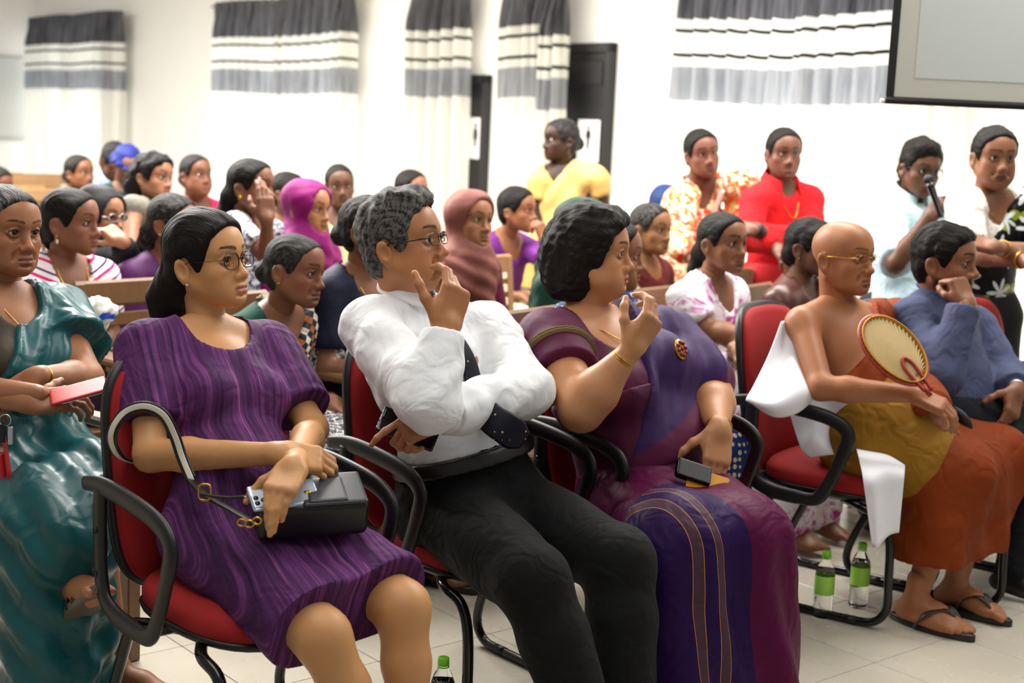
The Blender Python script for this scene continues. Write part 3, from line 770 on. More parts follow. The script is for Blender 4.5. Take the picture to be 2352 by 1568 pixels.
# ------------------------------------------------------------------ room
WN = az(50.); WD = az(-40.)                       # out through the curtain wall; along it to the far left
def on_wall(x, y, D=7.3):
    v = FW+RT*(x-1176)/F_PX-UP*(y-784)/F_PX; t = (D-CAM@WN)/(v@WN); return CAM+v*t
WALL_D = 7.42
def wu(x, y=200, D=WALL_D): return on_wall(x, y, D)@WD       # distance along the wall under a picture column
MW = A([WD, WN, UZ])                                    # rows: along, out, up
def wp(u, d, z): return A((u, d, 0))@MW+A((0, 0, z))
CORNER = wu(80, 150)
def mat_room():
    m = newmat('wall', 'f4f3ee', .8); t = NT(m); t.bump(t.noise(t.obj(), 60, 3), .05, .004)
    m = newmat('ceil', 'e8e6e0', .9)
    m = newmat('tile', 'c9c0ae', .22); t = NT(m); o = t.obj(); n = t.noise(o, 3, 4, .6); n2 = t.noise(o, 60, 3)
    rnd = t.node('ShaderNodeObjectInfo').outputs['Random']
    c = t.mix(n, 'c6bfae', 'd2ccbd'); c = t.mix(t.math('MULTIPLY', rnd, .25), c, 'bdb4a2'); t.col(t.mix(t.math('MULTIPLY', n2, .12), c, 'a79c88'))
    t.set(t.b.inputs['Roughness'], t.ramp(n, [(.3, (.2, .2, .2)), (.7, (.33, .33, .33))])); t.bump(n2, .02, .001)
    newmat('grout', '8f8676', .9)
    m = newmat('doorblack', '161517', .42); t = NT(m); t.bump(t.noise(t.mapping(t.obj(), (6, 6, .6)), 20, 3), .08, .002)
    newmat('paper', 'f2f2f4', .6); newmat('ink', '101014', .6)
    newmat('whiteboard', 'cfd0cc', .35); newmat('alu', 'b9bbbd', .35, Metallic=.8)
    m = newmat('daylight', 'ffffff', .5); t = NT(m); t.b.inputs['Emission Color'].default_value = (.93, .97, 1, 1); t.b.inputs['Emission Strength'].default_value = 2.0
    newmat('screencloth', 'c2c3b8', .8); newmat('screenedge', '0d0d0e', .6)
    m = newmat('screenlit', 'c5ccc8', .8)  # faint projector light put into the cloth colour
    # curtain: bands woven across, thin cloth that lets daylight through
    m = newmat('curtain', 'ffffff', .8); t = NT(m); z = t.node('ShaderNodeSeparateXYZ'); t.set(z.inputs[0], t.attr('loc').outputs['Vector'])
    zz = z.outputs[2]; uu = z.outputs[0]
    st = t.noise(t.mapping(t.attr('loc').outputs['Vector'], (75, 1, 1.5)), 1., 4, .75)  # streaks painting in the light and dark of the pleats
    def band(a, b): return t.math('MULTIPLY', t.math('GREATER_THAN', zz, a), t.math('LESS_THAN', zz, b))
    dark = t.mix(t.ramp(st, [(.35, (0, 0, 0)), (.65, (1, 1, 1))]), '2e2e34', '7c7c82'); lite = t.mix(t.ramp(st, [(.3, (0, 0, 0)), (.7, (1, 1, 1))]), '7d8088', 'c2c5ca')  # pleat shading in both greys; lower band's backlight put into its colour
    c = t.mix(t.math('GREATER_THAN', zz, CZ[0]), 'f6f5ee', dark); c = t.mix(band(CZ[3], CZ[2]), c, '141617'); c = t.mix(band(CZ[5], CZ[4]), c, '141617'); c = t.mix(band(CZ[7], CZ[6]), c, lite)
    t.col(c); tr = t.node('ShaderNodeBsdfTranslucent'); t.set(tr.inputs[0], c); mx = t.node('ShaderNodeMixShader'); mx.inputs[0].default_value = .42
    t.t.links.new(t.b.outputs[0], mx.inputs[1]); t.t.links.new(tr.outputs[0], mx.inputs[2]); t.t.links.new(mx.outputs[0], t.n['Material Output'].inputs[0])
    m = newmat('wood', '7a4a22', .42); t = NT(m); o = t.obj(); v = t.mapping(o, (9, 9, 1.2)); n = t.noise(v, 6, 5, .6, distortion=1.2); r = t.node('ShaderNodeObjectInfo').outputs['Random']
    t.col(t.mix(n, '573a20', '84603a')); t.bump(n, .08, .002)
    m = newmat('woodpale', 'b08a5c', .5); t = NT(m); o = t.obj(); n = t.noise(t.mapping(o, (9, 9, 1.2)), 6, 5, .6, distortion=1.2); t.col(t.mix(n, '7a5a3a', 'a58058')); t.bump(n, .08, .002)
    m = newmat('redcloth', '8e0f12', .85); t = NT(m); n = t.noise(t.obj(), 700, 2); t.col(t.mix(n, '8a0b10', 'a51418')); t.bump(n, .2, .001)
    newmat('cap', '7ed321', .4); colmat('leather', .4); 
    m = newmat('water', 'ffffff', .03, Transmission_Weight=1., IOR=1.33); m = newmat('bottle', 'ffffff', .04, Transmission_Weight=1., IOR=1.12)
    newmat('lens', 'ffffff', .02, Transmission_Weight=1., IOR=1.02)
# heights of the woven bands: top grey end, then two thin lines, then the lower grey band, painted pale for backlight
CZ = [on_wall(660, 84, 7.3)[2]]+[on_wall(660, y, 7.3)[2] for y in (84, 99.5, 105.5, 138.5, 144.5, 160, 215)]

def build_room():
    S = 'structure'
    fl = tag(mkbox('floor', MAT['grout'], None, (1, 5.5, -.03), (9, 12, .027), A([az(130), az(40), UZ]), 0), kind=S)
    T = .4; n = 0; ca, cb = az(50.), az(-40.); me = None; o0 = Pz(2009, 1521, 0); far = []
    for i in range(-30, 31):
        for j in range(-30, 31):
            c = o0+ca*(i+.5)*T+cb*(j+.5)*T; x, y, d = px(c) if (c-CAM)@FW > .5 else (0, 9e9, 0)
            if (c-CAM)@FW < 1.6 or not (-350 < x < 2700) or d > 16 or y > 2300: continue
            if c@WN > WALL_D-.05 or c@WD > CORNER: continue
            if d < 7.0 and n < 298:
                if me is None:
                    q = mkbox('floor_tile', MAT['tile'], fl, (0, 0, 0), (T/2-.0012, T/2-.0012, .0015), A([ca, cb, UZ]), .001); me = q.data
                else: q = link('floor_tile', me, None, fl)
                q.location = c+A((0, 0, -.0015+.0)); n += 1
            else: far.append(c)
    VF = join([box(c-A((0, 0, .0015)), (T/2-.0012, T/2-.0012, .0015), A([ca, cb, UZ])) for c in far])
    tag(mk('floor_tiles', VF[0], VF[1], MAT['tile'], fl, sm=False), kind='stuff')
    # curtain wall with window openings, end wall, ceiling
    H = 3.5; u0 = wu(2700)-1.5
    tag(mkbox('wall_right', MAT['wall'], None, wp((u0+CORNER)/2, WALL_D+.1, H/2), ((CORNER-u0)/2+.2, .1, H/2), MW, 0), kind=S)
    tag(mkbox('wall_left', MAT['wall'], None, wp(CORNER+.1, WALL_D-4.5, H/2), (.1, 4.7, H/2), MW, 0), kind=S)
    tag(mkbox('ceiling', MAT['ceil'], None, wp((u0+CORNER)/2, WALL_D-4.2, H+.05), ((CORNER-u0)/2, 4.4, .05), MW, 0), kind=S)
    # windows behind the curtains, drawn curtains on rods
    wins = [(84, 288), (505, 822), (1556, 2120)]
    for i, (a, b) in enumerate(wins):
        ua, ub = wu(b)+.06, wu(a)-.06
        w = empty('window_%d' % (i+1), wp((ua+ub)/2, WALL_D-.012, 1.75)); w['kind'] = S; o = w.location
        mkbox('pane', MAT['daylight'], w, wp((ua+ub)/2, WALL_D-.010, 1.29), ((ub-ua)/2, .004, 1.19), MW, 0, org=o)
        nm = max(2, int((ub-ua)/.7)+1)
        for k in range(nm+1): mkbox('mullion', MAT['wall'], w, wp(ua+(ub-ua)*k/nm, WALL_D-.02, 1.3), (.02, .018, 1.2), MW, .003, org=o)
        for z in (.12, 1.9, 2.48): mkbox('rail', MAT['wall'], w, wp((ua+ub)/2, WALL_D-.02, z), ((ub-ua)/2, .018, .025), MW, .003, org=o)
    zt = on_wall(660, -4, 7.3)[2]; rs = np.random.RandomState(4)
    lab = ['grey banded curtain of two panels next to the end wall, over the first window', 'wide grey banded curtain on the far window between white wall strips', 'narrow grey banded curtain beside the door with the woman symbol', 'narrow grey banded curtain in front of the door with the man symbol', 'widest grey banded curtain of many pleats, partly behind the projection screen']
    spans = [(76, 184, .8), (184, 292, .8), (496, 665, 1.), (655, 824, 1.), (953, 1083, 1.), (1163, 1292, 1.), (1283, 1319, 1.3), (1548, 1862, 1.), (1855, 2240, 1.)]
    own = [0, 0, 1, 1, 2, 3, 3, 4, 4]; roots = {}
    for i, (a, b, f) in enumerate(spans):
        ua, ub = wu(b, 180, 7.3), wu(a, 180, 7.3); c = own[i]
        if c not in roots: roots[c] = empty('curtain', wp(ub, 7.28, 0), lab[c], 'curtain')
        R = roots[c]; wid = ub-ua; npl = max(3, int(wid/.15)); dz = -.085 if i == 6 else 0.; ph = rs.rand()*6; front = .07 if i == 6 else (.02 if i in (1, 3, 8) else 0.)
        nu, zs = npl*14, np.r_[np.linspace(.05, 1.2, 6), np.linspace(1.4, zt, 26)]
        us = np.linspace(0, 1, nu); V = []; L = []; r1 = rs.rand(npl+2); hgt = zt+dz
        for z in zs:
            for t in us:
                k = t*npl; i0 = int(k); ff = k-i0; w_ = (r1[i0]*(1-ff)+r1[i0+1]*ff)
                g = sstep(zt-.02, zt-.35, z); amp = (.036+.05*g)*(.6+.8*w_); a_ = amp*(math.sin(k*2*math.pi+ph+.4*math.sin(z*2+i0))+.25*math.sin(k*4*math.pi+1))
                u = ub-wid*(t+.03*math.sin(z*2.3+t*9+ph)*g/npl*2)+(.025*(zt-z)*(t-.5)*-1)*f
                V.append(wp(u, 7.26-front+a_*.9, z+dz+.006*math.sin(k*6.28)+.012*math.sin(t*4+ph))); L.append((t*wid, 0, z))
        V = A(V); m = len(zs); ix = np.arange(m*nu).reshape(m, nu); F = np.stack([ix[:-1, :-1], ix[:-1, 1:], ix[1:, 1:], ix[1:, :-1]], -1).reshape(-1, 4)
        mk('panel', V, F, MAT['curtain'], R, org=R.location, attrs=dict(loc=A(L)))
    for c, (a, b) in enumerate([(70, 298), (490, 830), (945, 1090), (1158, 1325), (1540, 2250)]):
        ua, ub = wu(b, 180, 7.3)-.03, wu(a, 180, 7.3)+.03
        mkt('rod', tube([wp(ua, 7.28, zt-.03), wp(ub, 7.28, zt-.03)], .011, 8), MAT['alu'], roots[c], org=roots[c].location)
    # doors with washroom signs
    for i, (xa, xb, yt, xl) in enumerate([(1040, 1131, 172, 1040), (1290, 1415, 98, 1290)]):
        ub, ua = wu(xa), wu(xb); z1 = on_wall(xb, yt, WALL_D-.03)[2]
        d = empty('door_%d' % (i+1), wp((ua+ub)/2, WALL_D-.03, 0)); d['kind'] = S; o = d.location
        mkbox('leaf', MAT['doorblack'], d, wp((ua+ub)/2, WALL_D-.025, (z1-.07)/2), ((ub-ua)/2-.05, .02, (z1-.07)/2), MW, .003, org=o)
        for u in (ua+.03, ub-.03): mkbox('jamb', MAT['doorblack'], d, wp(u, WALL_D-.035, z1/2), (.03, .034, z1/2), MW, .004, org=o)
        mkbox('head', MAT['doorblack'], d, wp((ua+ub)/2, WALL_D-.035, z1-.035), ((ub-ua)/2, .034, .035), MW, .004, org=o)
        if i: mkbox('top_panel', MAT['doorblack'], d, wp((ua+ub)/2, WALL_D-.05, z1-.22), ((ub-ua)/2-.1, .008, .09), MW, .006, org=o)
        sx, sy0, sy1 = [((1074, 1114), 270, 365), ((1328, 1378), 275, 372)][i]
        c0, c1 = wu(sx[1], 320, WALL_D-.05), wu(sx[0], 320, WALL_D-.05); zb, zc = on_wall((sx[0]+sx[1])/2, sy1, WALL_D-.05)[2], on_wall((sx[0]+sx[1])/2, sy0, WALL_D-.05)[2]
        sg = empty('washroom_sign', wp((c0+c1)/2, WALL_D-.05, zb), ['white washroom sign with a black woman figure on the narrow dark door', 'white washroom sign with a black man figure on the wide dark door'][i], 'sign'); o = sg.location
        cu, cz, w, hh = (c0+c1)/2, (zb+zc)/2, (c1-c0)/2, (zc-zb)/2
        mkbox('plate', MAT['paper'], sg, wp(cu, WALL_D-.055, cz), (w, .004, hh), MW, .003, org=o)
        s_ = hh*.62; q = lambda a, b: wp(cu-a*s_, WALL_D-.0605, cz+.12*hh+b*s_)
        def poly(name, pts):
            n = len(pts); V = A([q(*p) for p in pts]); V = np.r_[V, V+WN*.003]; F = [tuple(range(n))[::-1], tuple(range(n, 2*n))]+[(k, (k+1) % n, n+(k+1) % n, n+k) for k in range(n)]
            mk(name, V, F, MAT['ink'], sg, sm=False, org=o)
        poly('head_mark', [(.16*math.cos(t), .82+.16*math.sin(t)) for t in np.arange(16)/16*2*np.pi])
        if i == 0:
            poly('figure', [(-.16, .62), (.16, .62), (.3, .1), (.22, .06), (.14, .3), (.3, -.25), (.14, -.25), (.12, -.85), (.02, -.85), (.0, -.3), (-.02, -.85), (-.12, -.85), (-.14, -.25), (-.3, -.25), (-.14, .3), (-.22, .06), (-.3, .1)])
        else:
            poly('figure', [(-.26, .62), (.26, .62), (.3, .0), (.2, .0), (.17, .42), (.15, -.85), (.03, -.85), (.0, -.1), (-.03, -.85), (-.15, -.85), (-.17, .42), (-.2, .0), (-.3, .0)])
        poly('caption', [(-.5*w/s_, -1.05), (.5*w/s_, -1.05), (.5*w/s_, -1.1), (-.5*w/s_, -1.1)]) if False else None
    # panels on the end wall
    e = lambda y, z: wp(CORNER-.03, y, z)
    ME = A([WN, -WD, UZ])
    def pz(x, y):                                        # onto the end wall
        v = FW+RT*(x-1176)/F_PX-UP*(y-784)/F_PX; t = (CORNER-.03-CAM@WD)/(v@WD); return CAM+v*t
    b = empty('notice_board', pz(40, 320), 'grey board with metal edges on the end wall at far left', 'board'); o = b.location
    z1, z0 = pz(40, 131)[2], pz(40, 317)[2]; y1 = pz(74, 200)@WN
    mkbox('panel', MAT['whiteboard'], b, wp(CORNER-.03, y1-1.3, (z0+z1)/2), (1.3, .02, (z1-z0)/2), ME, .004, org=o)
    for z in (z0, z1): mkbox('edge', MAT['alu'], b, wp(CORNER-.035, y1-1.3, z), (1.31, .03, .012), ME, .003, org=o)
    tag(mkbox('trim_1', MAT['alu'], None, wp(CORNER-.01, y1-1.3, z0-.35), (1.4, .008, .3), ME, .003), kind=S).data.materials[0] = MAT['wall']

def build_screen():
    d = 5.0; bl = P3(2033, 236, d); ex = az(86.); ez = UZ; M = A([ex, np.cross(ez, ex), ez]); W, Hh = 2.1, 1.25
    s = empty('projection_screen', bl, 'pull-down projection screen with a black border hanging at top right', 'screen'); o = s.location
    c = lambda x, y, z: bl+ex*x+M[1]*y+UZ*z
    mkbox('cloth', MAT['screencloth'], s, c(W/2, 0, Hh/2), (W/2, .0015, Hh/2), M, 0, org=o)
    mkbox('picture_area', MAT['screenlit'], s, c(W/2+.035, -.002, Hh/2+.035), (W/2-.062, .001, Hh/2-.055), M, 0, org=o)  # projected light as a painted tone, margin left unlit
    mkbox('border', MAT['screenedge'], s, c(.0135, -.0035, Hh/2), (.0145, .0015, Hh/2), M, 0, org=o); mkbox('border', MAT['screenedge'], s, c(W-.0145, -.0035, Hh/2), (.0145, .0015, Hh/2), M, 0, org=o)
    mkt('bottom_bar', tube([c(-.002, 0, .010), c(W+.002, 0, .010)], .0135, 10), MAT['screenedge'], s, org=o)
    mkt('end_cap', tube([c(-.016, 0, .006), c(0, 0, .006)], .008, 8), MAT['paper'], s, org=o)
    mkbox('case', MAT['wall'], s, c(W/2, .0, Hh+.04), (W/2+.05, .05, .05), M, .01, org=o)
    for x in (.2, W-.2): mkt('hanger', tube([c(x, 0, Hh+.08), c(x, 0, 3.5-bl[2])], .006, 6), MAT['alu'], s, org=o)

# ------------------------------------------------------------------ chairs
def build_red_chair():
    """local space: x right, y forward, z up; origin on the floor under the seat"""
    r = empty('office_chair', (0, 0, 0))
    def seat(u, v):  pass
    sx, sy = .235, .225
    def rr(n, a, b, p=3.2): return [(a*np.sign(math.cos(t))*abs(math.cos(t))**(2/p), b*np.sign(math.sin(t))*abs(math.sin(t))**(2/p)) for t in np.arange(n)/n*2*np.pi]
    def slab(prof, z_of, n=36):
        V = []; F = []
        for k, (sc, z) in enumerate(prof): V += [(x*sc, y*sc, z+z_of(x*sc, y*sc)) for x, y in rr(n, sx, sy)]
        m = len(prof)
        for k in range(m-1):
            for i in range(n): j = (i+1) % n; F.append((k*n+i, k*n+j, (k+1)*n+j, (k+1)*n+i))
        V.append((0, 0, prof[0][1])); V.append((0, 0, prof[-1][1]+z_of(0, 0)))
        for i in range(n): j = (i+1) % n; F.append((j, i, m*n, m*n)); F.append(((m-1)*n+i, (m-1)*n+j, m*n+1, m*n+1))
        return A(V), A(F)
    zf = lambda x, y: -.018*max(0, (y/sy))**4-.006*(x/sx)**2*0+.0
    mkt('seat_cushion', slab([(.97, .405), (1.0, .415), (1.0, .44), (.95, .458), (.8, .466), (.5, .468), (.2, .468)], zf), MAT['redcloth'], r)
    mkt('seat_shell', slab([(.6, .375), (.85, .378), (1.0, .395), (1.025, .408), (1.0, .412), (.9, .412)], zf), MAT['blackplastic'], r)
    # back: curved cushion in a black shell
    def back(off, grow, bulge):
        n, m = 25, 27; V = []; 
        for side in (0, 1):
            for j in range(m):
                v = j/(m-1)*2-1
                for i in range(n):
                    u = i/(n-1)*2-1; e = (abs(u)**4+abs(v)**4)**.25; s = max(abs(u), abs(v))/(e+1e-9) if e > 0 else 1
                    x = (.238+grow)*u*s; zz = .672+(.272+grow)*v*s; ed = max(abs(u), abs(v))
                    y = -.235-.15*(zz-.42)+.045*(u*s)**2*1.0-.012*math.sin((zz-.4)*4); th = (bulge*(1-ed**4)) if side == 0 else -.0
                    V.append((x, y+off+(th if side == 0 else -.022), zz))
        V = A(V); ix = np.arange(n*m).reshape(m, n); F = np.stack([ix[:-1, :-1], ix[:-1, 1:], ix[1:, 1:], ix[1:, :-1]], -1).reshape(-1, 4)
        b = np.r_[ix[0, :], ix[1:, -1], ix[-1, -2::-1], ix[-2:0:-1, 0]]; c = np.roll(b, -1); N = n*m
        return V, np.r_[F[:, ::-1], F+N, np.stack([b, c, c+N, b+N], 1)]
    mk('back_cushion', *back(0, -.006, .03), MAT['redcloth'], r); mk('back_shell', *back(-.016, .006, .0), MAT['blackplastic'], r)
    mkbox('back_bracket', MAT['blackmetal'], r, (0, -.27, .44), (.05, .012, .09), axes(y=(0, 1, .12), z=(0, -.12, 1)), .006)
    mkbox('seat_bar', MAT['blackmetal'], r, (0, -.02, .385), (.25, .02, .012), I3, .004)
    for s in (1, -1):
        x = s*.285
        lp = spline([(x, -.285, .660), (x, -.20, .672), (x, -.08, .668), (x, .055, .650), (x, .115, .61), (x, .10, .535), (x, .06, .435), (x, .025, .39), (x, -.04, .385), (x, -.13, .392), (x, -.185, .42), (x, -.205, .49), (x, -.208, .60), (x, -.206, .665)], 5)
        n = len(lp); sec = [(1.0*math.cos(t)*abs(math.cos(t))**-.35 if abs(math.cos(t)) > 1e-6 else 0, .5*math.sin(t)) for t in np.arange(12)/12*2*np.pi]
        rad = np.r_[np.linspace(.016, .023, 8), np.full(n-8, .023)]; rad[25:40] = .021
        mkt('armrest', tube(lp, rad, up=(s, 0, 0) if False else (1, 0, 0), sec=sec), MAT['blackplastic'], r)
        for yy, zz in ((-.206, .47), (-.206, .57)): mkt('screw', tube([(x+s*.010, yy, zz), (x+s*.0135, yy, zz)], .008, 8), MAT['blackmetal'], r)
        x = s*.235
        leg = spline([(x*.8, -.02, .375), (x, -.10, .372), (x, -.155, .345), (x, -.215, .23), (x, -.262, .12), (x, -.268, .06), (x, -.235, .022), (x, -.17, .014), (x, .0, .014), (x, .15, .014), (x, .225, .024), (x, .262, .07), (x, .262, .16), (x, .255, .29), (x, .225, .355), (x, .16, .378), (x*.8, .08, .382)], 6)
        mkt('leg_tube', tube(leg, .0135, 10), MAT['blackmetal'], r)
        for yy in (-.16, .15): mkt('glide', tube([(x, yy-.02, .0142), (x, yy+.02, .0142)], .0142, 10), MAT['blackplastic'], r)
    return r
def copy_tree(o, parent=None):
    c = o.copy(); COL.objects.link(c); c.parent = parent
    for ch in o.children: copy_tree(ch, c)
    return c
def place(root, p, azd, label, cat, group=None, first=[]):
    r = root if id(root) not in first else copy_tree(root)
    first.append(id(root)); r.location = (p[0], p[1], p[2] if len(p) > 2 else 0.); f = az(azd); r.rotation_euler = (0, 0, math.atan2(-f[0], f[1])); tag(r, label, cat, group); return r
def build_wood_chair(name='wooden_chair', arms=True, slats=3, mat='wood', cover=False):
    r = empty(name, (0, 0, 0)); m = MAT[mat]; b = lambda n, c, h, M=I3, bv=.004: mkbox(n, m, r, c, h, M, bv)
    b('seat', (0, 0, .425), (.215, .21, .014), I3, .006)
    MB = axes(y=(0, 1, .1), z=(0, -.1, 1))
    for s in (1, -1):
        b('front_leg', (s*.205, .19, .32 if arms else .205), (.021, .021, .32 if arms else .205))
        b('back_post', (s*.205, -.22, .215), (.021, .021, .215)); b('back_post', (s*.205, -.245, .65), (.021, .019, .235), MB)
        b('side_rail', (s*.205, 0, .38), (.012, .19, .03)); b('stretcher', (s*.205, 0, .16), (.010, .19, .014))
        if arms: b('armrest', (s*.213, -.01, .652), (.030, .24, .014), I3, .008)
    b('front_rail', (0, .19, .38), (.19, .012, .03)); b('back_rail', (0, -.215, .38), (.19, .012, .03))
    b('top_rail', (0, -.262, .845), (.228, .014, .048), MB, .01)
    for i in range(slats):
        z = .50+.25*i/max(1, slats-1); b('slat', (0, -.228-(z-.45)*.1, z), (.19, .008, .024), MB)
        if cover: mkbox('cover_strip', MAT['creamcloth'], r, (0, -.22-(z-.45)*.1, z+.045), (.185, .007, .018), MB, .003)
    return r
base_mats(); newmat('creamcloth', 'e6e2c8', .8); mat_room(); build_room(); build_screen()
RED = build_red_chair(); WOOD = build_wood_chair()
# ------------------------------------------------------------------ patterned cloths (pattern runs in the garment's own space)
def patmats():
    def P(name, rough=.75, **kw):
        m = newmat(name, 'ffffff', rough, **kw); t = NT(m); t.b.inputs['Specular IOR Level'].default_value = .2; L = t.attr('loc').outputs['Vector']; x = t.node('ShaderNodeSeparateXYZ'); t.set(x.inputs[0], L); return t, L, x.outputs
    def lt(t, a, b): return t.math('LESS_THAN', a, b)
    def gt(t, a, b): return t.math('GREATER_THAN', a, b)
    def weave(t, s=800, k=.15):
        o = t.obj(); v = t.node('ShaderNodeVectorMath', operation='ADD'); n = t.node('ShaderNodeTexNoise'); n.inputs['Scale'].default_value = 5.; t.set(n.inputs['Vector'], o); t.set(v.inputs[0], o); t.set(v.inputs[1], n.outputs['Color'])
        t.bump(t.math('ADD', t.noise(v.outputs[0], 9, 1.5, .4), t.math('MULTIPLY', t.noise(o, s, 2), .02)), .45, .02)
    t, L, c = P('dressstripe')
    n = t.noise(t.mapping(L, (95, 2., 2.)), 1., 2, .75); n2 = t.noise(t.mapping(L, (330, 1.5, 1.5)), 1., 1)
    k = t.ramp(n, [(.30, '2b1236'), (.42, '4a2252'), (.54, '562a60'), (.60, '7a3f7c'), (.66, '50265a'), (.72, 'a25a96'), (.78, '5a2c62')]); t.col(t.mix(t.math('MULTIPLY', n2, .35), k, '33163e')); weave(t)
    t, L, c = P('shirtstripe', .7); f = t.math('FRACT', t.math('MULTIPLY', c[0], 190.)); t.col(t.mix(t.math('MULTIPLY', gt(t, f, .62), .28), 'eef1f4', 'b7c2d0')); weave(t)
    t, L, c = P('chevron'); ax = t.math('ABSOLUTE', c[0]); v = t.math('ADD', c[2], t.math('MULTIPLY', ax, -.42)); f = t.math('FRACT', t.math('MULTIPLY', v, 15.))
    w = t.ramp(f, [(0, 'f0e8ee'), (.28, 'e0206f'), (.46, 'f0e8ee'), (.72, '3a1850'), (.84, 'f0e8ee')], 'CONSTANT')
    cb = lt(t, t.math('ABSOLUTE', t.math('SUBTRACT', c[0], .0)), .012); t.col(t.mix(t.math('MULTIPLY', cb, .8), w, 'd2265f')); weave(t)
    t, L, c = P('floral'); n = t.noise(L, 15, 3, .6, distortion=.8); n2 = t.noise(t.mapping(L, loc=(3, 1, 2)), 22, 2, .5, distortion=1.)
    k = t.ramp(n, [(.36, 'f2e4c4'), (.45, 'e8d7a8'), (.49, 'd8412a'), (.56, 'e2562f'), (.6, 'f3e6cc')]); t.col(t.mix(gt(t, n2, .6), k, 'a89a50')); weave(t)
    t, L, c = P('tiedye'); n = t.noise(L, 11, 4, .62, distortion=1.5); t.col(t.ramp(n, [(.5, 'f1ecf2'), (.56, 'd99bc8'), (.62, 'b8308c'), (.7, 'c85aa4')])); weave(t)
    t, L, c = P('greyprint'); n = t.noise(L, 42, 3, .7, distortion=1.); t.col(t.ramp(n, [(.42, '2f333c'), (.5, '9aa2ae'), (.56, 'd5dae2')])); weave(t)
    t, L, c = P('blackwhite'); n = t.noise(L, 60, 3, .75, distortion=1.2); t.col(t.ramp(n, [(.5, '20202a'), (.56, 'cfcfcf')])); weave(t)
    t, L, c = P('dots', .6)
    v = t.node('ShaderNodeTexVoronoi'); v.inputs['Randomness'].default_value = .25; v.inputs['Scale'].default_value = 42.; t.set(v.inputs['Vector'], L); t.col(t.mix(lt(t, v.outputs['Distance'], .33), '1d3570', 'd8cfae')); weave(t)
    t, L, c = P('blackfloral', .55)
    def flowers(s, off, R, pet, rnd=.7):
        q = t.mapping(L, (1, 0.0, 1), loc=off); v = t.node('ShaderNodeTexVoronoi'); v.voronoi_dimensions = '3D'; v.inputs['Scale'].default_value = s; v.inputs['Randomness'].default_value = rnd; t.set(v.inputs['Vector'], q)
        d = t.node('ShaderNodeVectorMath', operation='SUBTRACT'); t.set(d.inputs[0], q); t.set(d.inputs[1], v.outputs['Position']); x = t.node('ShaderNodeSeparateXYZ'); t.set(x.inputs[0], d.outputs[0])
        a = t.math('ARCTAN2', x.outputs[2], x.outputs[0]); r = t.math('SQRT', t.math('ADD', t.math('MULTIPLY', x.outputs[0], x.outputs[0]), t.math('MULTIPLY', x.outputs[2], x.outputs[2])))
        p = t.math('ADD', .5, t.math('MULTIPLY', .5, t.math('COSINE', t.math('MULTIPLY', a, float(pet))))); return lt(t, r, t.math('MULTIPLY', R, t.math('ADD', .18, p)))
    k = t.mix(flowers(7., (.3, .1, .2), .042, 2), '0b0b0d', '8f9a2a'); k = t.mix(flowers(7.5, (.05, 0, .02), .052, 7, .5), k, 'd9e0e6'); t.col(k); weave(t)
    t, L, c = P('lace'); n = t.noise(L, 75, 2, .6, distortion=2.); t.col(t.ramp(n, [(.38, 'b9aa98'), (.46, 'efeeea')])); weave(t)
    # sari with a checked border: uv.x across the border, uv.y along it
    t, L, c = P('checkborder', .6); uv = t.attr('panel').outputs['Vector']; x = t.node('ShaderNodeSeparateXYZ'); t.set(x.inputs[0], uv); u, w = x.outputs[0], x.outputs[1]
    ch = t.node('ShaderNodeTexChecker'); ch.inputs['Scale'].default_value = 1.; q = t.node('ShaderNodeCombineXYZ'); t.set(q.inputs[0], t.math('MULTIPLY', u, 62.)); t.set(q.inputs[1], t.math('MULTIPLY', w, 50.)); q.inputs[2].default_value = .5; t.set(ch.inputs['Vector'], q.outputs[0])
    ch2 = t.node('ShaderNodeTexChecker'); ch2.inputs['Scale'].default_value = .5; t.set(ch2.inputs['Vector'], q.outputs[0])
    chk = t.mix(ch.outputs['Fac'], t.mix(ch2.outputs['Fac'], 'a8621c', 'e2dccb'), '1c2838'); bw = t.ramp(t.noise(L, 70, 3, .7), [(.46, '23262e'), (.56, 'b9b4ac')])
    k = t.mix(gt(t, u, .0), '0f4a44', chk); k = t.mix(gt(t, u, .085), k, bw); k = t.mix(lt(t, t.math('ABSOLUTE', u), .004), k, 'e5dfcf'); t.col(k); weave(t)
    # plum and purple sari cloth: uv.x across the front panel
    t, L, c = P('purplesari', .5); uv = t.attr('panel').outputs['Vector']; x = t.node('ShaderNodeSeparateXYZ'); t.set(x.inputs[0], uv); u, w = x.outputs[0], x.outputs[1]
    k = t.mix(gt(t, w, 0.), '520f38', '281244')
    def line(a, b): return t.math('MULTIPLY', gt(t, u, a), lt(t, u, b))
    for a in (.0, .058):
        k = t.mix(t.math('MULTIPLY', line(a, a+.027), gt(t, w, 0.)), k, '4a3440'); 
        for e in (a, a+.025): k = t.mix(t.math('MULTIPLY', line(e, e+.0016), gt(t, w, 0.)), k, 'b5793a')
    t.col(k); weave(t, 900, .1); t.b.inputs['Specular IOR Level'].default_value = .1
    # teal satin with soft sheen, orange robe, hair-thin weave
    for nm, hexc, ro, fs in (('teal', '0b5055', .38, 7), ('robe', '7d3206', .75, 8), ('mustard', '8d6418', .75, 9)):
        m = newmat(nm, hexc, ro); t = NT(m); t.b.inputs['Specular IOR Level'].default_value = .2; v = t.node('ShaderNodeVectorMath', operation='ADD'); o = t.obj(); n = t.node('ShaderNodeTexNoise'); n.inputs['Scale'].default_value = fs*.6; t.set(n.inputs['Vector'], o); t.set(v.inputs[0], o); t.set(v.inputs[1], n.outputs['Color'])
        f = t.noise(t.mapping(v.outputs[0], (1, 1, .45)), fs, 1.5, .4); t.bump(f, .5, .03)
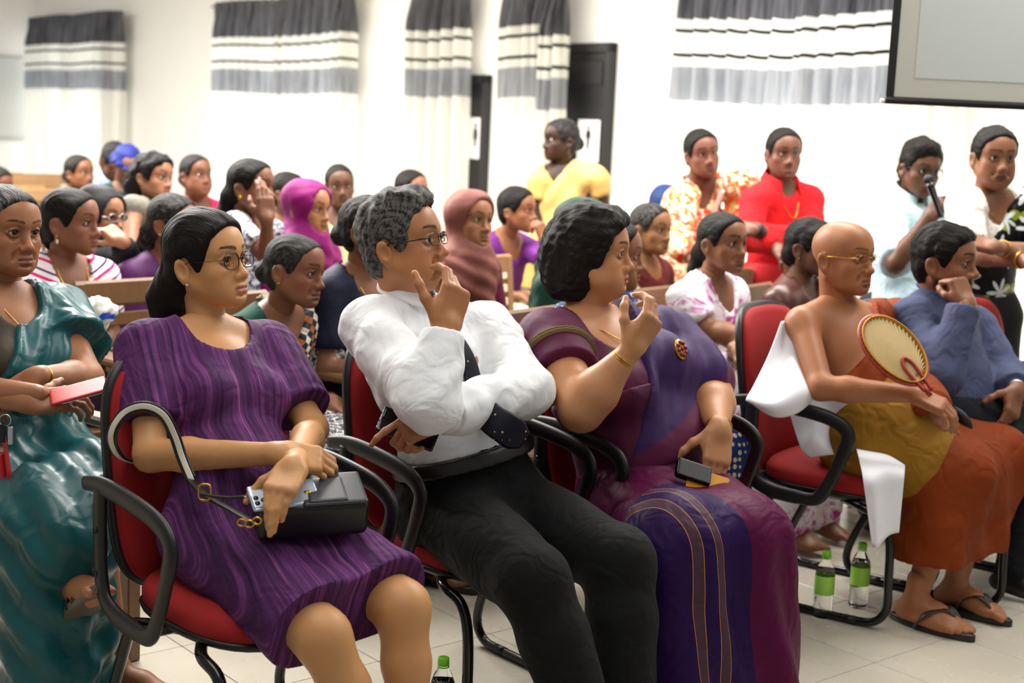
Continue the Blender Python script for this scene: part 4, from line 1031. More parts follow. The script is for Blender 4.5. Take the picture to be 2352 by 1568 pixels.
        n3 = t.noise(o, 500, 2); b = rgb(hexc); t.col(t.mix(n3, tuple(b*.85), tuple(b*1.15)))
        if nm == 'teal': t.b.inputs['Specular IOR Level'].default_value = .4
    colmat('fold', .8, weave=.15, sheen=.02, fold=.6, fscale=10)
    colmat('foldsoft', .62, weave=.1, sheen=.03, fold=.5, fscale=7)
    # tie: small light dots
    t, L, c = P('tiedots', .5); v = t.node('ShaderNodeTexVoronoi'); v.inputs['Randomness'].default_value = 0.; v.inputs['Scale'].default_value = 52.; t.set(v.inputs['Vector'], t.obj()); t.col(t.mix(lt(t, v.outputs['Distance'], .14), '10121f', 'b8a468'))
def hips(J, w=.09):
    r = J['SR']-J['SL']; r = nrm(r*A((1, 1, 0))); J['HR'] = J['P']+r*w; J['HL'] = J['P']-r*w; return J
F1 = hips(dict(H=P3(477, 600, 3.450), N=P3(478, 768, 3.460), SR=P3(338, 803, 3.360), SL=P3(612, 803, 3.560), P=P3(558, 1215, 3.28), ER=P3(345, 1045, 3.220), WR=P3(645, 1042, 3.080),
    EL=P3(718, 985, 3.420), WL=P3(676, 1068, 3.040), KR=Pz(740, 1462, .44), KL=Pz(925, 1395, .46), AR=Pz(905, 1830, .09), AL=Pz(950, 1790, .09)))
F2 = hips(dict(H=P3(925, 560, 3.650), N=P3(945, 712, 3.720), SR=P3(850, 755, 3.580), SL=P3(1115, 755, 3.880), P=P3(1080, 1160, 3.72), ER=P3(985, 925, 3.320), WR=P3(1022, 756, 3.390),
    EL=P3(1205, 895, 3.680), WL=P3(1010, 958, 3.370), KR=Pz(1222, 1335, .465), KL=Pz(1418, 1290, .465), AR=Pz(1370, 1730, .09), AL=Pz(1440, 1680, .09)))
F3 = hips(dict(H=P3(1360, 580, 4.020), N=P3(1348, 728, 4.050), SR=P3(1262, 785, 3.920), SL=P3(1530, 795, 4.250), P=P3(1490, 1130, 4.06), ER=P3(1335, 940, 3.690), WR=P3(1450, 802, 3.650),
    EL=P3(1635, 905, 4.120), WL=P3(1652, 985, 3.880), KR=Pz(1565, 1258, .46), KL=Pz(1705, 1240, .46)))
for _s in 'RL': F3['A'+_s] = F3['K'+_s]*A((1, 1, 0))+az(138)*.05+A((0, 0, .09))
F4 = hips(dict(H=P3(1936, 590, 4.630), N=P3(1925, 712, 4.680), SR=P3(1843, 740, 4.560), SL=P3(2050, 750, 4.880), P=P3(2010, 1000, 4.62), ER=P3(1885, 890, 4.400), WR=P3(2100, 905, 4.300),
    EL=P3(2110, 880, 4.780), WL=P3(2130, 935, 4.480), KR=Pz(2190, 1090, .475), KL=Pz(2272, 1056, .475), AR=Pz(2105, 1372, .09), AL=Pz(2195, 1340, .09)))
F5 = hips(dict(H=P3(2170, 600, 4.870), N=P3(2155, 705, 4.940), SR=P3(2095, 735, 4.820), SL=P3(2238, 750, 5.070), P=P3(2190, 965, 4.870), ER=P3(2165, 865, 4.620), WR=P3(2215, 700, 4.670),
    EL=P3(2305, 862, 4.970), WL=P3(2335, 895, 4.770), KR=Pz(2395, 1040, .475), KL=Pz(2440, 1028, .475), AR=Pz(2330, 1310, .09), AL=Pz(2440, 1290, .09)))
L0 = hips(dict(H=P3(15, 528, 3.800), N=P3(15, 690, 3.830), SR=P3(-110, 725, 3.700), SL=P3(130, 730, 3.950), P=P3(35, 1080, 3.800), ER=P3(-90, 900, 3.550), WR=P3(90, 905, 3.450),
    EL=P3(200, 868, 3.780), WL=P3(85, 865, 3.580), KR=Pz(115, 1200, .51), KL=Pz(210, 1130, .54), AR=Pz(245, 1480, .09), AL=Pz(230, 1350, .30)))
# ------------------------------------------------------------------ the front row
FA = az(138.); LEFT = A((-FA[1], FA[0], 0))              # where the front row faces; its left-hand side
def lerp(a, b, t): return a+(b-a)*t
def lap(J, r=.07, k=.06, t=(.25, .6, .9)): return [RC(lerp(J['HR'], J['KR'], u), lerp(J['HL'], J['KL'], u), r, k=k, flat=None) for u in t]
def fall(J, r0=.085, r1=.10, lo=.0, k=.07, spread=1.0):
    """cloth falling from the knees"""
    ps = []; 
    for a, b in (('KR', 'AR'), ('KL', 'AL')): ps.append(RC(J[a], lerp(J[a], J[b], 1-lo), r0, r1, k=k))
    for u in (.05, .35, .65, .95): 
        if u < 1-lo+.01: ps.append(RC(lerp(J['KR'], J['AR'], u), lerp(J['KL'], J['AL'], u), lerp(r0, r1, u)*.85, k=k))
    return ps

def woman_purple_dress():
    J = F1; p = Person('seated young woman in a purple striped dress and glasses, handbag on her lap', J, dict(w=1.02, nose=.98, lips=1.2, lipc='b8665c', brow=1.15, size=1.0, w_=0), 'c4905f', .95, dict(bust=.8, arm=.98, g=.98, leg=1.02), .006)
    p.skin_body(); p.head(facing(J['H'], 52, 9), -2, dict(t=.013, top=.012, lump=.0016, post=[EL((0, -.10, -.045), (.055, .05, .06), k=.04), CH([(0, -.12, -.05), (-.005, -.150, -.085), (-.005, -.155, -.13), (0, -.14, -.165)], [.045, .048, .04, .02], k=.03)], long=1, dz=.004, part=.02), .0032)
    p.hand('R', RT*1-UZ*.22+FW*.25, UZ*.75-FW*.6, (.55, .6, .65, .7), (.3, .6), .04)
    p.hand('L', -FW*.72-UP*.52-RT*.22, UP*.85-FW*.5, ((.55, .35, .15),)*4, (.6, .3), .16)
    p.foot('R', FA); p.foot('L', FA); p.finish()
    d = nrm((J['KR']+J['KL'])/2-(J['HR']+J['HL'])/2); hem = (J['KR']+J['KL'])/2-d*.045-UZ*.0
    legs = [RC(J['H'+S], J['K'+S]+d*.05, .10, .078, k=.05) for S in 'RL']+lap(J, .075)
    p.cloth('dress', p.torso()+legs+[EL(p.tp(0, .06, .16), (.15, .10, .12), p.M, k=.06)], 'dressstripe', 'ffffff', p.neck_cut(.105, .085, .125), [(hem, -d+UZ*.12)], [p.sleeve('R', .72, None, .016, .012), p.sleeve('L', .78, None, .014, .012)], t=.012, fold=.0045, ff=20, seed=3)
    p.glasses(.0275, .0205, .0016, 'darkframe', cy=.102, cz=-.004, pw=2.8, templ=.0008)
    p.earring(1, .0042, 'pearl', -.05)
    return p
def man_white_shirt():
    J = F2; p = Person('seated man in a white shirt and dark tie, hand held over his mouth', J, dict(male=1, nose=1.16, w=1.03, jaw=1.12, age=.7, brow=1.25, fat=.35, lips=.95, neckr=.058), 'a9724a', 1.0, dict(g=1.1, arm=1.12, belly=.9, leg=1.02), .007)
    p.skin_body(); p.head(facing(J['H'], 68, 13), 0, dict(t=.010, top=.018, wavy=.0042, lump=.0004, grey=.8, greyb=.05, greyside=.2, col='1c1a19', greyc='96928d', dz=.016, side=.004, post=[EL((0, .04, .112), (.055, .052, .03), k=.03)]), .0032, hmat='curl')
    # right hand over the mouth: fingers up, back of the hand to the right
    p.hand('R', UP*.93+RT*.26+FW*.2, RT*.72-FW*.66+UP*.1, (.6, .8, .9, 1.0), (.45, .2), .05, sc=1.13)
    p.hand('L', -RT*.9-UP*.35-FW*.2, -FW*.72+UP*.66-RT*.1, ((.1, .25, .3), .95, 1.05, 1.1), (.2, .5), .08, sc=1.0)
    p.finish()
    legs = [x for S in 'RL' for x in p.leg(S)]
    p.cloth('trousers', [EL(p.tp(0, -.01, .03), (.185, .14, .12), p.M, k=.04), EL(p.tp(0, .02, .2), (.172, .15, .19), p.M, k=.05)]+[infl(x, .018) for x in legs]+[RC(J['HR'], J['HL'], .10, k=.06), RC(lerp(J['HR'], J['KR'], .3), lerp(J['HL'], J['KL'], .3), .05, k=.06)], 'fold', '0a0b0c', [], [(p.tp(0, 0, .26), -p.M[2]-p.M[1]*.12)], t=.010, fold=.004, ff=17, seed=8, h=.009)
    tor = p.torso()
    p.cloth('shirt', tor+[EL(p.tp(0, .05, .2), (.15, .11, .14), p.M, k=.06)], 'fold', 'e4e7ea', [RC(J['N'], J['H'], .062, .06, k=.004)], [(p.tp(0, 0, .285), p.M[2]+p.M[1]*.12)], [p.sleeve('R', fore=.93, grow=.010), p.sleeve('L', fore=.93, grow=.012)], t=.010, fold=.0065, ff=27, fs=(1, 1, .6), seed=5)
    for S in 'RL':
        w, e = J['W'+S], J['E'+S]; dd = nrm(e-w); p.part('cuff', tube([w+dd*.012, w+dd*.02, w+dd*.065, w+dd*.07], [.040, .0435, .0455, .043], 20), 'cloth', col='eef0f2')
    p.collar('f0f1f3', .038, .064, 16)
    p.strip('tie', [(.0, .475), (.0, .44), (-.005, .36), (-.01, .26)], [.020, .022, .030, .036], t=.022, mat='tiedots', col='10121f')
    a = [P3(1098, 930, 3.48), P3(1130, 962, 3.45), P3(1165, 985, 3.44), P3(1205, 1012, 3.46)]
    p.part('tie_end', tube(spline(a, 6), np.interp(np.linspace(0, 1, 19), [0, .8, 1], [.034, .042, .02]), sec=[(math.cos(t), .1*math.sin(t)) for t in np.arange(10)/10*2*np.pi], up=-FW), 'tiedots')
    f = p.cloth('belt', p.torso()+[EL(p.tp(0, .05, .2), (.15, .11, .14), p.M, k=.06), EL(p.tp(0, .02, .2), (.172, .15, .19), p.M, k=.05)], 'leather', '15120f', [], [(p.tp(0, 0, .215), p.M[2]+p.M[1]*.12), (p.tp(0, 0, .295), -p.M[2]-p.M[1]*.12)], t=.016, fold=0)
    p.glasses(.0265, .0155, .0013, 'blackmetal', cy=.103, cz=-.002, pw=3.2, templ=.0022)
    p.foot('R', FA); 
    for S in 'RL': p.shoe(S, FA)
    h = J['WR']+UP*.085+FW*.0; 
    return p
def woman_purple_sari():
    J = F3; p = Person('seated woman in a plum and purple sari with a red brooch, raising her hand', J, dict(fat=.85, nose=1.05, w=1.03, lips=1.05, lipc='97443f', jaw=1.05, brow=1.1, size=.95, neckr=.054), 'b68058', 1.06, dict(bust=1.25, belly=1.2, arm=1.38, g=1.18, leg=1.15), .007)
    p.skin_body(); p.head(facing(J['H'], 82, 3), 0, dict(t=.024, top=.004, wavy=.0036, lump=.0012, long=1, ears=0, side=-.006, col='120d0c', post=[EL((0, -.085, -.02), (.085, .065, .09), k=.04), EL((.045, -.06, -.085), (.05, .065, .05), k=.04), EL((-.045, -.06, -.085), (.05, .065, .05), k=.04), EL((.068, -.034, -.025), (.03, .034, .06), k=.03), EL((0, .03, .085), (.06, .055, .035), k=.03)]), .0032)
    p.hand('R', UP*.8+RT*.55, -FW*.55+RT*.5-UP*.2, (.7, .75, .8, .85), (.4, .5), .06)
    p.hand('L', -UP*.88-RT*.12-FW*.3, -FW*.72+UP*.3+RT*.3, (.3, .25, .25, .3), (.55, .25), .07)
    p.foot('R', FA); p.foot('L', FA); p.finish(); M = p.M
    border = lambda V, q, N: np.where((np.abs(np.linalg.norm((V-J['SR']), axis=1)-.098) < .004)[:, None], rgb('6a5638'), rgb('4f1238')) if False else np.tile(rgb('4e1237'), (len(V), 1))
    p.cloth('blouse', p.torso(), 'foldsoft', border, p.neck_cut(.17, .105, .17), [(p.tp(0, 0, .36), M[2])], [p.sleeve('R', .52, None, .008, .004), p.sleeve('L', .5, None, .008, .004)], t=.010, fold=.002, ff=26, seed=2)
    s1, e1 = J['SR'], J['ER']; dd = nrm(e1-s1)
    for k in (.255, .285): p.part('sleeve_border', tube([s1+dd*np.linalg.norm(e1-s1)*k, s1+dd*(np.linalg.norm(e1-s1)*k+.003)], p.b['arm']*.066+.0185, 28), 'cloth', col='6d5a35')
    p.cloth('sari_waist', p.torso(), 'foldsoft', '4c1133', [], [(p.tp(0, 0, .57), -M[2]+M[0]*.12)], t=.019, fold=.005, ff=20, fs=(.6, 1, 1.6), seed=14)
    # draped end over the left shoulder
    n = nrm(-M[0]*.82-M[2]*.57); p0 = p.tp(-.05, .0, .86)
    dr = p.torso()+[RC(J['SL'], lerp(J['SL'], J['EL'], .75), .085, .075, k=.05)]
    def dcol(V, q, N):
        m = sstep(.185, .175, q[:, 2]+.25*q[:, 0]); C = np.tile(rgb('33184e'), (len(V), 1)); C += (rgb('541438')-C)*m[:, None]; return C
    p.cloth('sari_drape', dr, 'foldsoft', dcol, [RC(J['N'], J['H'], .07, .075), EL(J['N']+M[1]*.05+M[0]*.02, (.075, .09, .09), M)], [(p0, n), (p.tp(0, 0, .16), M[2])], t=.026, fold=.004, ff=18, seed=4, disp=lambda V, q, N: .006*np.sin((q@A((.8, 0, .52)))*75)*sstep(.1, .3, q[:, 2]))
    def uv(V, q):
        u = (V-J['KR'])@LEFT; return dict(panel=np.stack([u+.075, np.minimum((V-J['KR'])@FA+.13-.25*u, .10-u), 0*u], 1))
    legs = [RC(J['H'+S], J['K'+S], .115, .095, k=.06) for S in 'RL']+lap(J, .095)
    p.cloth('sari_skirt', [EL(p.tp(0, .02, .12), (.20, .17, .16), M, k=.06)]+legs+fall(J, .10, .115), 'purplesari', 'ffffff', [], [((0, 0, .012), UZ), (p.tp(0, 0, .42), -M[2])], h=.008, t=.012, fold=.006, ff=15, fs=(1.2, 1, .3), seed=6, attrs=uv, k=.004, disp=lambda V, q, N: .010*np.sin(q[:, 0]*46+2*np.sin(q[:, 2]*5))*sstep(.0, -.25, q[:, 2]))
    p.necklace(.13, .07, .0016); p.earring(1, .0045, 'silver')
    p.bangle('R', .14, .036, .0018); p.bangle('R', .17, .036, .0016); p.bangle('L', .06, .034, .004, name='bracelet')
    c = p.surf(-.085, .36, .036); b = p.part('brooch', sphere(c, (.024, .007, .030), M), 'gold', 'gold brooch set with red stones')
    for k in range(9):
        a = k/8*6.283; r = 1 if k < 8 else 0; p.part('stone', sphere(c+M[0]*.015*math.cos(a)*r+M[2]*.019*math.sin(a)*r+M[1]*.006, (.0065, .005, .0065), M, 8, 6), 'ruby', parent=b)
    return p
def monk():
    J = F4; p = Person('seated bald monk in orange robes with gold-rimmed glasses and a bare right shoulder', J, dict(male=1, age=1.0, nose=1.1, w=1.0, jaw=1.05, brow=.75, browc='4a382c', lips=.9, neckr=.053), 'a06844', 1.0, dict(g=1.0, arm=.98, belly=.8, bh=.009), .007)
    p.skin_body(); p.head(facing(J['H'], 55, 3), 0, None, .003)
    p.hand('R', RT*.86-UP*.42-FW*.3, UP*.75-FW*.6+RT*.25, (.5, .5, .5, .55), (.35, .3), .08)
    p.hand('L', RT*.7-UP*.6-FW*.3, UP*.4-FW*.7, (.8, .8, .85, .9), (.3, .6), .05)
    f2 = nrm(FA*A((1.05, .9, 0))); p.foot('R', f2); p.foot('L', f2); p.sandal('R', f2, '2a211c', sole='1d1815'); p.sandal('L', f2, '2a211c', sole='1d1815'); p.finish(); M = p.M
    n = nrm(-M[0]*.62-M[2]*.78); p0 = p.tp(-.05, 0, .82)
    pl = lambda V, q, N: .007*np.sin((q@A((.72, 0, .60)))*85+1.2*np.sin(q[:, 2]*9))*sstep(.05, .2, q[:, 2])
    p.cloth('upper_robe', p.torso()+[RC(J['SL'], J['EL'], .075, .07, k=.04), RC(J['EL'], J['WL'], .07, .06, k=.04)], 'robe', 'ffffff', [RC(J['N'], J['H'], .066, .07)], [(p0, n), (p.tp(0, 0, .05), M[2])], t=.016, fold=.004, ff=24, seed=4, disp=pl)
    fl = fall(J, .095, .105, .24)
    p.cloth('lower_robe', [EL(p.tp(0, .02, .1), (.175, .15, .15), M, k=.06)]+[RC(J['H'+S], J['K'+S], .105, .09, k=.06) for S in 'RL']+lap(J, .085)+fl, 'robe', 'ffffff', [], [((0, 0, .21), UZ), (p.tp(0, 0, .45), -M[2])], t=.012, fold=.007, ff=15, fs=(1.2, 1, .3), seed=9, disp=lambda V, q, N: .008*np.sin(q[:, 0]*40+2*np.sin(q[:, 2]*6))*sstep(.0, -.2, q[:, 2]))
    t = lerp(J['HR'], J['KR'], .86); d = nrm(J['KR']-J['HR'])
    p.cloth('waist_cloth', [RC(J['HR'], J['KR'], .102, .098, k=.06), EL(p.tp(.0, .04, .1), (.15, .14, .14), M, k=.06), RC(lerp(J['HR'], J['KR'], .3), lerp(J['HL'], J['KL'], .25), .09, k=.06)], 'mustard', 'ffffff', [], [(t, -d), (p.tp(-.09, 0, 0), M[0]), (p.tp(0, 0, .40), -M[2])], t=.036, fold=.006, ff=18, seed=12, label='mustard yellow cloth wrapped over the lap')
    p.glasses(.0235, .0145, .0009, 'gold', cy=.104, cz=-.004, pw=2.6, templ=.0011)
    return p
def man_blue_shirt():
    J = F5; p = Person('seated bearded man in a blue-grey shirt resting his cheek on his fist', J, dict(male=1, nose=1.1, w=1.0, jaw=1.05, brow=1.3, beard=.92, neckr=.056), '87583d', 1.0, dict(g=.98, arm=.96, belly=.6), .008)
    p.skin_body(); p.head(facing(J['H'], 72, 2), 0, dict(t=.010, top=.012, lump=.002, wavy=.0015, side=.006, col='0c0a0a', post=[EL((0, .06, .088), (.05, .03, .022), k=.02)]), .003)
    p.hand('R', UP*.92-RT*.3+FW*.25, RT*.5-FW*.8, (1.3, 1.35, 1.4, 1.4), (.2, .8), .03, at=P3(2222, 700, 4.68))
    p.hand('L', -RT*.3-UP*.85-FW*.3, -FW*.5+UP*.3+RT*.6, (.4, .5, .6, .7), (.6, .3), .06); p.finish(); M = p.M
    p.cloth('trousers', [EL(p.tp(0, 0, .03), (.18, .14, .12), M, k=.04)]+[infl(x, .018) for S in 'RL' for x in p.leg(S)]+[RC(J['HR'], J['HL'], .1, k=.06)], 'fold', '0d1117', [], [(p.tp(0, 0, .3), -M[2])], t=.008, fold=.004, ff=17, seed=8, h=.009)
    p.cloth('shirt', p.torso(), 'fold', '434a66', [RC(J['N'], J['H'], .062, .06, k=.004)], [(p.tp(0, 0, .12), M[2])], [p.sleeve('R', fore=.95, grow=.014), p.sleeve('L', fore=.93, grow=.016)], t=.013, fold=.005, ff=24, fs=(1, 1, .6), seed=5)
    p.collar('4b5370', .04, .064, 18)
    for S in 'RL':
        w, e = J['W'+S], J['E'+S]; dd = nrm(e-w); p.part('cuff', tube([w+dd*.012, w+dd*.02, w+dd*.065, w+dd*.07], [.038, .042, .0435, .041], 20), 'cloth', col='434a66')
        p.shoe(S, FA)
    w = J['WL']; dd = nrm(J['EL']-w); p.part('wristwatch', tube([w+dd*.0, w+dd*.022], .034, 20), 'silver')
    return p
def woman_teal_sari():
    J = L0; p = Person('seated older woman in a shiny teal sari at the left edge, legs crossed', J, dict(age=1.2, nose=1.15, w=1.0, lips=.9, lipc='8a5550', brow=.7, jaw=1.0), '9a6848', .97, dict(bust=1., belly=.9, arm=1.1, g=1.05), .008)
    p.skin_body(); p.head(facing(J['H'], 33, 0), 2, dict(t=.009, lump=.0012, grey=.45, col='1a1716', greyb=-.1, post=[EL((0, -.12, -.03), (.045, .04, .045), k=.02)]), .003)
    p.hand('L', -RT*.8-UP*.5-FW*.2, -FW*.6+UP*.7, (.5, .5, .5, .5), (.3, .4), .06, at=J['WL'])
    p.hand('R', RT*.85+UP*.1+FW*.2, UP*.6-FW*.6, (.6, .6, .6, .6), (.7, .1), .05, at=P3(70, 925, 3.45))
    f2 = nrm(RT*.95-FW*.35); 
    p.foot('R', f2, at=P3(265, 1500, 3.62)*A((1, 1, 0))+A((0, 0, .088))); J['AR2'] = P3(265, 1500, 3.62)*A((1, 1, 0))+A((0, 0, .088)); p.prims([RC(J['KL'], J['AR2'], .05, .034)])
    p.sandal('R', f2, '241a15', at=J['AR2'], straps=2, sole='1a1310')
    kf = P3(170, 1335, 3.36); p.foot('L', nrm(RT*.55-FW*.75+UP*.35), at=kf); p.sandal('L', nrm(RT*.55-FW*.75), '241f1d', pitch=-.5, at=kf, straps=2, sole='5d5343', name='sandal'); p.finish(); M = p.M
    p.cloth('blouse', p.torso(), 'foldsoft', '3a3428', p.neck_cut(.12, .09, .12), [(p.tp(0, 0, .4), M[2])], [p.sleeve('R', .55), ], t=.009, fold=.002, seed=2)
    n = nrm(-M[0]*.86-M[2]*.42); p0 = p.tp(.035, .0, .85); pl = lambda V, q, N: .006*np.sin((q@A((.86, 0, .42)))*95+1.5*np.sin(q[:, 2]*8))*sstep(.3, .1, np.abs(q[:, 2]-.25))
    p.cloth('sari_drape', p.torso(), 'teal', 'ffffff', [RC(J['N'], J['H'], .07, .075), EL(J['N']+M[1]*.05+M[0]*.02, (.075, .09, .09), M)], [(p0, n), (p.tp(0, 0, .1), M[2])], [p.sleeve('L', .52, None, .02, .02)], t=.022, fold=.004, ff=20, seed=4, disp=pl)
    cross = [RC(J['KL'], kf+UZ*.1, .085, .075, k=.06)]
    p.cloth('sari_skirt', [EL(p.tp(0, .02, .12), (.18, .16, .15), M, k=.06)]+[RC(J['H'+S], J['K'+S], .105, .09, k=.06) for S in 'RL']+lap(J, .09)+[RC(J['KR'], P3(120, 1560, 3.42), .10, .10, k=.07), RC(J['KR']+UZ*.0, P3(95, 1590, 3.6), .10, .11, k=.07), RC(J['KR'], P3(180, 1560, 3.5), .09, .06, k=.07)]+cross, 'teal', 'ffffff', [], [((0, 0, .015), UZ), (p.tp(0, 0, .4), -M[2])], t=.014, fold=.008, ff=15, fs=(1.2, 1, .3), seed=9, disp=lambda V, q, N: .009*np.sin(q[:, 0]*62+2.5*np.sin(q[:, 2]*6))+.007*np.sin((q[:, 1]+q[:, 2])*48+2*np.sin(q[:, 0]*11)))
    p.bangle('L', .1, .031, .003, name='bracelet'); p.necklace(.12, .062, .0014)
    c = p.surf(-.10, .455, .03); p.part('pin_bead', sphere(c, .010), 'pearl'); p.part('pin_bead', sphere(c+M[0]*.018, .010), 'ruby')
    return p
newmat('ruby', '7a0f24', .15); newmat('darkframe', '2a1d18', .3); patmats()
FRONT = [woman_purple_dress(), man_white_shirt(), woman_purple_sari(), monk(), man_blue_shirt(), woman_teal_sari()]
# ------------------------------------------------------------------ the rows behind
def auto(hx, hy, d, a=128, lean=0., stand=False, sc=.95, w=.172, tz=None, **kw):
    H = P3(hx, hy, d); f = az(a); l = A((-f[1], f[0], 0.)); N = H-UZ*.172*sc-f*(.03+.10*lean)
    J = dict(H=H, N=N, SR=N-UZ*.05*sc-l*w*sc, SL=N-UZ*.05*sc+l*w*sc)
    if stand:
        J['P'] = N-UZ*.50*sc-f*.12*lean; hz = J['P'][2]
        for S, q in (('R', -1), ('L', 1)):
            J['H'+S] = J['P']+l*q*.085*sc-UZ*.02; J['K'+S] = J['H'+S]*A((1, 1, 0))+UZ*max(.42, hz*.54)+f*.02; J['A'+S] = J['H'+S]*A((1, 1, 0))+UZ*.09+l*q*.01
    else:
        J['P'] = A((N[0], N[1], 0))-f*(.10*lean*1.5-.03)+UZ*min(.56, N[2]-.36)
        for S, q in (('R', -1), ('L', 1)):
            J['H'+S] = J['P']+l*q*.088; J['K'+S] = J['H'+S]*A((1, 1, 0))+f*.42+l*q*.02+UZ*.485; J['A'+S] = J['K'+S]*A((1, 1, 0))+f*.04+UZ*.09
    for S, q in (('R', -1), ('L', 1)):
        J['E'+S] = J['S'+S]-UZ*.265*sc+f*.04+l*q*.035; J['W'+S] = (J['P']+f*.25+l*q*.07+UZ*.10) if not stand else J['E'+S]-UZ*.22+f*.09
    J.update(kw); return J, f, l
def seated(label, J, f, q, skin, hair, yaw, pitch=0, roll=0, sc=.95, b=None, h=.012, hh=.0046, hands='', hair2=None, gaze=None, hmat='hair', hand_kw=None):
    dp = px(J['H'])[2]; hh = max(hh, dp*.00108); h = max(h, dp*.0024); p = Person(label, J, q, skin, sc, b or {}, h, GRP.get('g')); p.skin_body(); p.head(facing(J['H'], yaw, pitch), roll, hair, hh, gaze, hmat=hmat)
    for S in 'RL':
        kw = (hand_kw or {}).get(S)
        if kw: p.hand(S, *kw, h=.005)
        else: p.hand(S, f*.9-UZ*.35, UZ*.9+f*.3, (.5, .5, .55, .6), (.3, .4), h=.008)
    for S in 'RL':
        p.foot(S, f, h=.011)
        if not q.get('male'): p.sandal(S, f, '17120f', straps=2)
    p.finish(); p.f = f; p.label = label; SEATED.append(p); return p
SEATED = []
GRP = {}
def blouse(p, mat, col='ffffff', t1=.6, neck=(.09, .08, .09), fore=None, lowz=.1, t=.011, fold=.004, name='blouse', seed=1, sl='RL', low=True, planes=()):
    p.cloth(name, p.torso(), mat, col, p.neck_cut(*neck), [(p.tp(0, 0, lowz), p.M[2])]+list(planes), [p.sleeve(S, t1, fore, .005, .006) for S in sl], t=t, fold=fold, ff=22, seed=seed, h=p.h*1.15)
def skirt(p, mat, col='ffffff', name='skirt', stand=False, r=.085, seed=2, top=.32):
    J = p.J
    if stand: ps = [EL(p.tp(0, 0, .05), (.17, .13, .16), p.M, k=.06)]+[RC(J['HR'], J['AR']+UZ*.0, .11, .13, k=.08), RC(J['HL'], J['AL'], .11, .13, k=.08), RC(lerp(J['HR'], J['HL'], .5), lerp(J['AR'], J['AL'], .5), .11, .12, k=.08)]
    else: ps = [EL(p.tp(0, .02, .1), (.165, .14, .14), p.M, k=.06)]+[RC(J['H'+S], J['K'+S], .10, .085, k=.06) for S in 'RL']+lap(J, r, t=(.2, .7))+fall(J, r, r+.015, .1)
    p.cloth(name, ps, mat, col, [], [((0, 0, .02), UZ), (p.tp(0, 0, top), -p.M[2])], t=.010, fold=.007, ff=15, fs=(1.2, 1, .3), seed=seed, h=p.h*1.5)
def trousers(p, mat, col):
    J = p.J; p.cloth('trousers', [EL(p.tp(0, 0, .05), (.168, .13, .14), p.M, k=.05)]+[infl(x, .016) for S in 'RL' for x in p.leg(S)]+[RC(J['HR'], J['HL'], .09, k=.05)], mat, col, [], [(p.tp(0, 0, .3), -p.M[2])], t=.008, fold=.004, seed=3, h=p.h*1.3)
    for S in 'RL': p.shoe(S, p.f if hasattr(p, 'f') else FA, h=.009)
def drape(p, mat, col='ffffff', n=(.80, .52), p0=(0, .86), t=.022, low=.1, sleeve=None, attrs=None, pl=80, side=1, name='sari_drape', fold=.004, cutn=True):
    """sari end pleated over one shoulder (side 1: the left)"""
    M = p.M; nn = nrm(-M[0]*n[0]*side-M[2]*n[1]); cx = A((n[0]*side, 0, n[1]))
    p.cloth(name, p.torso(), mat, col, [RC(p.J['N'], p.J['H'], .068, .075)] if cutn else [], [(p.tp(p0[0], 0, p0[1]), nn), (p.tp(0, 0, low), M[2])], [p.sleeve('L' if side > 0 else 'R', sleeve, None, .018, .015)] if sleeve else [], t=t, fold=fold, ff=20, seed=4, attrs=attrs, disp=(lambda V, q, N: .006*np.sin((q@cx)*pl+1.2*np.sin(q[:, 2]*8))) if pl else None)
def hijab(p, col, mat='foldsoft', t=.017, face=(.073, .082, .103), fz=-.012, chest=.34, ext=(), seed=3, shoulders=.062):
    """head scarf pinned under the chin and falling over the chest"""
    J = p.J; X = lambda q: xf(q, p.hM, J['H'], p.hc); w = p.q.get('w', 1.)
    hd = [EL((0, -.016, .034), (.0745*w+t+.012, .100+t, .083+t), k=.03), EL((0, .018, .022), (.067*w+t, .074+t, .073+t), k=.03), EL((0, -.04, -.06), (.07, .075, .09), k=.04), EL((0, .02, -.10), (.062, .062, .05), k=.04)]
    C_ = J['N']+p.M[2]*.0
    ps = [X(q) for q in hd]+[RC(J['H']-UZ*.09*p.sc, J['N'], .072, .085, k=.05), RC(J['N']-UZ*.02, lerp(J['N'], J['SR'], .85), .07, shoulders, k=.05), RC(J['N']-UZ*.02, lerp(J['N'], J['SL'], .85), .07, shoulders, k=.05), RC(J['N']+p.M[1]*.04, p.tp(0, .06, 1-chest), .09, .085, k=.06), RC(J['N']-p.M[1]*.03, p.tp(0, -.03, 1-chest*.9), .08, .09, k=.06)]+list(ext)
    p.cloth('head_scarf', ps, mat, col, [X(EL((0, .118, fz), face, k=.006)), X(EL((0, .09, fz-.0), (face[0]*.96, .075, face[2]*.97), k=.006))], t=0., fold=.006, ff=24, seed=seed, fs=(1, 1, .8), disp=lambda V, q, N: .005*np.sin((q[:, 2]*1.0-q[:, 0]*.7)*85+2*np.sin(q[:, 0]*14))*sstep(.0, .06, (J['H'][2]-.10*p.sc)-V[:, 2]), h=p.h*.9)
BK = dict(col='0d0b0b')
def bun(**k): return dict(dict(t=.009, lump=.0014, post=[EL((0, -.115, -.02), (.042, .038, .042), k=.02)]), **k)
def pony(**k): return dict(dict(t=.010, lump=.0014, long=1, post=[EL((0, -.10, -.04), (.045, .045, .05), k=.03), CH([(0, -.12, -.05), (0, -.135, -.12), (0, -.13, -.2)], [.036, .038, .026], k=.03)]), **k)
def short(**k): return dict(dict(t=.010, top=.008, lump=.002, side=.006), **k)

